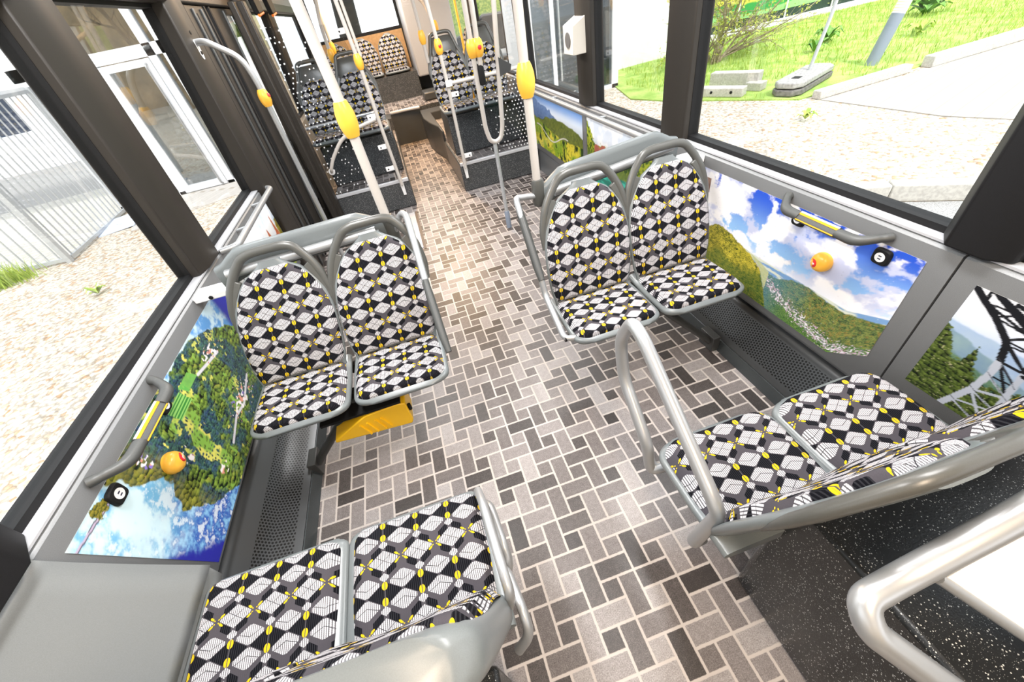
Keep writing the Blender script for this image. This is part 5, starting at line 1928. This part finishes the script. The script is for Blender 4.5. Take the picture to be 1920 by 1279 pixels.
# white building with glass front on the right
FG = glass('facade glass', (.80, .84, .86), .12)
w = struct(box(5.15, 6.95, 10.55, 14, GZ, 4.2).build('wall_outside_right', WALLW), 'blank white building wall outside the right window', 'building')
t = thing('glass_facade', 'white framed glass facade seen through the right bus windows', 'facade', (3.6, 8.9, GZ))
fn = lambda a, b, d: (a, 8.87 + d, b)
m = MB()
for (a, b) in ((2.80, 2.92), (3.28, 3.36), (3.95, 4.03), (4.56, 4.70)):
    m.box(a, b, 8.86, 8.98, GZ, 4.0)
m.box(2.8, 4.7, 8.86, 8.98, GZ - .02, GZ + .07).box(2.8, 4.7, 8.86, 8.98, 2.2, 2.3)
m.box(4.62, 4.72, 8.9, 10.5, GZ, 4.0).box(2.8, 2.9, 8.9, 10.5, GZ, 4.0)
m.build('white_frame', FRAMEW, t)
for (a, b) in ((2.92, 3.28), (3.36, 3.95), (4.03, 4.56)):
    MB().box(a, b, 8.90, 8.915, GZ + .07, 4.0).build('pane', FG, t)
MB().box(2.8, 4.6, 10.4, 10.5, GZ, 3.9).build('back_wall', plain('grey inner wall', (.60, .59, .58), .8), t)
MB().box(4.03, 4.56, 9.0, 9.02, GZ + .07, 4.0).build('dark_curtain', plain('dark blue blind', (.03, .04, .055), .6), t)
MB().tube([(3.44, 8.83, 0.0), (3.44, 8.83, 1.7)], .018).build('handle', GALV, t)
MB().box(2.8, 4.6, 8.98, 10.4, GZ - .02, GZ + .01).build('inner_floor', CONC, t)

# parked car and yellow posts further back on the right
def car(label, x, y, col, a=0.0):
    t = thing('car', label, 'car', (x, y, GZ))
    ca, sa = math.cos(a), math.sin(a)
    W = lambda u, v, z: (x + ca * u - sa * v, y + sa * u + ca * v, GZ + z)
    prof = [(-2.1, .35), (-2.15, .7), (-1.7, .88), (-0.9, .95), (-.35, 1.38), (.9, 1.42), (1.7, 1.0), (2.1, .92), (2.15, .4)]
    m = MB().prism(prof, lambda u, z, d: W(u, d, z), -.85, .85)
    m.build('body', plain('car paint ' + label[:5], col, .25, coat=.6), t, bevel=.06)
    wn = MB().prism([(-.82, .98), (-.32, 1.33), (.86, 1.36), (1.45, 1.02)], lambda u, z, d: W(u, d, z), -.87, .87)
    wn.build('windows', plain('car glass', (.03, .035, .04), .1), t)
    for u in (-1.35, 1.35):
        for v in (-.86, .86):
            wh = MB().lathe([(.001, -.09), (.30, -.09), (.32, -.05), (.32, .05), (.30, .09), (.001, .09)], W(u, v, .32), (-sa, ca, 0), 24).build('wheel', RUBBER, t)
            MB().lathe([(.001, -.10), (.19, -.10), (.19, .10), (.001, .10)], W(u, v, .32), (-sa, ca, 0), 12).build('hub_cap', GALV, wh)
    return t


car('dark grey car parked beyond the right rear window', 4.9, 17.5, (.05, .05, .055), 2.9)
car('silver car parked behind the dark grey car', 7.6, 19.5, (.55, .56, .58), 2.9)
ground('car_park', [(2.0, 12.5), (12, 14.2), (16, 30), (0, 30)], ASPH, GZ + .01, 'grey car park behind the glass facade', 'road')
ground('lawn', [(2.2, 11.2), (5.0, 11.4), (5.1, 14), (2.2, 13.4)], LAWN, GZ + .02, 'lawn strip behind the glass facade', 'lawn')
m = MB().box(3.2, 16, 29.8, 30, GZ, 4)
struct(m.build('hedge_wall', leafmat('distant hedge', (.10, .20, .03), (.36, .42, .10))), 'green hedge behind the parked cars', 'hedge')

# glass entrance building on the left
t = thing('glass_entrance', 'white framed glass entrance with long door handle outside the left window', 'entrance', (-4.2, 8.95, GZ))
m = MB()
for (a, b, z0, z1) in ((-5.36, -5.14, GZ, 4), (-4.30, -4.19, GZ, 1.66), (-3.42, -3.30, GZ, 4), (-3.20, -3.10, GZ, 4), (-2.1, -2.0, GZ, 4)):
    m.box(a, b, 8.90, 9.02, z0, z1)
m.box(-5.36, -2.0, 8.90, 9.02, 1.66, 1.82).box(-5.36, -2.0, 8.90, 9.02, 3.9, 4.0).box(-5.36, -2.0, 8.90, 9.02, GZ, GZ + .06)
m.build('white_frame', FRAMEW, t)
dr = MB().frame([(-4.185, GZ + .03), (-3.425, GZ + .03), (-3.425, 1.645), (-4.185, 1.645)], [(-4.08, GZ + .14), (-3.53, GZ + .14), (-3.53, 1.55), (-4.08, 1.55)], lambda a, b, d: (a, 8.90 + d, b), -.03, .05).build('glass_door', FRAMEW, t)
FGL = glass('entrance glass', (.62, .70, .74), .75)
MB().box(-4.085, -3.525, 8.90, 8.91, GZ + .13, 1.555).build('pane', FGL, dr)
MB().tube(fillet([(-3.50, 8.87, 1.58), (-3.50, 8.80, 1.56), (-3.50, 8.80, 0.6), (-3.50, 8.80, -.28), (-3.50, 8.87, -.30)], .03), .016).build('door_handle', ALU, dr)
for (a, b, z0, z1) in ((-5.14, -4.30, GZ + .06, 1.66), (-3.30, -3.20, GZ + .06, 1.66), (-3.10, -2.1, GZ + .06, 1.66), (-5.14, -3.42, 1.82, 3.9), (-3.30, -3.20, 1.82, 3.9), (-3.10, -2.1, 1.82, 3.9)):
    MB().box(a, b, 8.945, 8.955, z0, z1).build('pane', FGL, t)
MB().box(-5.12, -4.32, 9.06, 9.08, GZ + .02, 1.45).build('dark_blind', plain('dark blue slatted blind', (.03, .04, .055), .5), t)
MB().box(-5.3, -2.0, 10.8, 10.9, GZ, 3.9).build('inner_wall', plain('tan inner wall', (.50, .40, .29), .8, grain=.15, scale=4), t)
MB().box(-5.3, -2.0, 9.02, 10.8, GZ - .02, GZ + .01).build('inner_floor', plain('blue grey inner floor', (.16, .2, .22), .5), t)
struct(box(-5.36, -2.0, 9.03, 11.0, 4.0, 4.3).build('roof_outside', CONC), 'flat roof of the glass entrance', 'roof')
# white wall with window on the far left
w = struct(MB().frame([(-24, GZ), (-9.3, GZ), (-9.3, 6), (-24, 6)], [(-14.2, .55), (-10.6, .55), (-10.6, 1.85), (-14.2, 1.85)], lambda a, b, d: (a, 16.9 + d, b), 0, .25).build('wall_outside_left', WALLW), 'white building wall behind the fence', 'building')
fr = MB().frame([(-14.2, .55), (-10.6, .55), (-10.6, 1.85), (-14.2, 1.85)], [(-14.0, .66), (-10.75, .66), (-10.75, 1.75), (-14.0, 1.75)], lambda a, b, d: (a, 16.95 + d, b), 0, .1).build('window_frame', FRAMEW, w)
MB().box(-14.0, -10.75, 17.0, 17.02, .66, 1.75).build('pane', plain('dark blue window', (.04, .06, .10), .15), w)
struct(box(-9.3, -5.2, 17.2, 17.4, GZ, 4.5).build('wall_outside_left', WALLW), 'white wall beside the glass entrance, behind the fence', 'building')
struct(box(-14, -5.36, 8.98, 9.12, 1.69, 5.0).build('fascia_outside', WALLW), 'white fascia left of the glass entrance', 'building')

# steel bar fence
def fence(label, a, b, z0=GZ + .03, z1=1.55, n=14, comb=True):
    a, b = Vector(a), Vector(b)
    d = (b - a)
    t = thing('bar_fence', label, 'fence', (a.x, a.y, GZ), 'steel bar fence panels')
    up = Vector((0, 0, 1))
    dn = d.normalized()
    nm = Vector((-dn.y, dn.x, 0))
    for z in (z0 + .02, z1):
        MB().obox((a + b) / 2 + up * z, d / 2, nm * .02, up * .022).build('rail', FENCEM, t)
    for i in range(n):
        p = a + d * ((i + .5) / n)
        MB().tube([p + up * z0, p + up * (z1 + .0)], .0105, 8).build('bar', FENCEM, t)
    if comb:
        m = MB()
        k = int(d.length / .03)
        for i in range(k):
            p = a + d * ((i + .5) / k) + up * (z1 + .022)
            m.obox(p + up * .02, dn * .004, nm * .004, up * .02)
        m.build('comb_strip', FENCEM, t)
    return t


fence('steel bar fence panel running from corner post to the glass entrance', (-5.06, 6.68, 0), (-5.21, 8.78, 0), n=15)
fence('steel bar fence panel running left from the corner post', (-5.10, 6.64, 0), (-7.6, 6.85, 0), n=17)
for (p, lab) in (((-5.07, 6.63), 'square steel fence post at the gravel corner'), ((-5.215, 8.84), 'square steel fence post against the glass entrance')):
    o = MB().obox((p[0], p[1], (GZ + 1.6) / 2), (.035, 0, 0), (0, .035, 0), (0, 0, (1.6 - GZ) / 2)).build('fence_post', FENCEM, bevel=.004)
    tag(o, lab, 'fence post')
m = MB().obox((-4.90, 7.90, GZ + .035), (.26, .06, .01), (-.04, .34, .02), (0, 0, .008))
t = thing('ground_sign', 'white and blue sheet lying on the paving beside the fence', 'sheet', (-4.90, 7.90, GZ))
m.build('sheet', plain('pale blue sheet', (.62, .70, .86), .5), t)
MB().tube([(-4.90 + .10 * math.cos(k * .7), 7.95 + .13 * math.sin(k * .7), GZ + .053) for k in range(8)], .02, 6).build('white_sign', WHITEP, t)

# trees in front of the bus that the entrance glass mirrors
def bare_tree(label, x, y, h, seed):
    r = random.Random(seed)
    t = thing('bare_tree', label, 'tree', (x, y, GZ), 'bare brown trees in front of the bus')
    m = MB()
    def br(p, d, L, rad, lev):
        path = [p]
        for i in range(4):
            d = (d + Vector((r.gauss(0, .13), r.gauss(0, .13), r.gauss(0.03, .06)))).normalized()
            path.append(path[-1] + d * L / 4)
        m.tube(path, [rad * (1 - .5 * i / 4) for i in range(5)], 6)
        if lev < 4:
            for k in range(4):
                dd = (d + Vector((r.gauss(0, .55), r.gauss(0, .55), r.gauss(.1, .3)))).normalized()
                br(path[r.randint(1, 4)], dd, L * r.uniform(.5, .75), rad * .5, lev + 1)
    br(Vector((x, y, GZ)), Vector((0, 0, 1)), h, .2, 0)
    m.build('branches', plain('brown winter twigs', (.30, .20, .11), .9, grain=.3, scale=5), t)
    return t


t = thing('leafy_tree', 'dark tree trunk seen through the back window', 'tree', (-.55, 14.0, GZ))
MB().tube([(-.55, 14.0, GZ), (-.50, 14.05, 1.2), (-.35, 14.1, 2.6), (-.30, 14.1, 4.6)], [.36, .30, .27, .2], 12).build('trunk', plain('dark bark', (.012, .011, .009), .9, grain=.3, scale=12), t)
lv = MB()
_r = random.Random(12)
for k in range(900):
    q = Vector((_r.gauss(-.5, 1.5), _r.gauss(14, .8), 3.1 + abs(_r.gauss(0, .8))))
    a = Vector((_r.gauss(0, 1), _r.gauss(0, 1), _r.gauss(0, 1))).normalized() * .12
    b = a.cross(Vector((_r.gauss(0, 1), .3, 1))).normalized() * .06
    lv.add([q - a, q + b, q + a, q - b], [(0, 1, 2, 3)])
lv.build('leaves', LEAFD, t)
for i, (x, y) in enumerate(((-9.5, -8.0), (-14.5, -9.5), (-20.5, -10))):
    bare_tree('bare brown tree standing ahead of the bus', x, y, 2.6 + .2 * i, 40 + i)
struct(box(-34, 4, -14.2, -14, GZ, 6.5).build('reflection_wall', plain('ochre reflection wall', (.50, .34, .18), .9, grain=.35, scale=1.2)), 'added unseen ochre wall that tints the entrance glass reflection', 'wall')  # added out of view so the entrance glass mirrors a tan tone
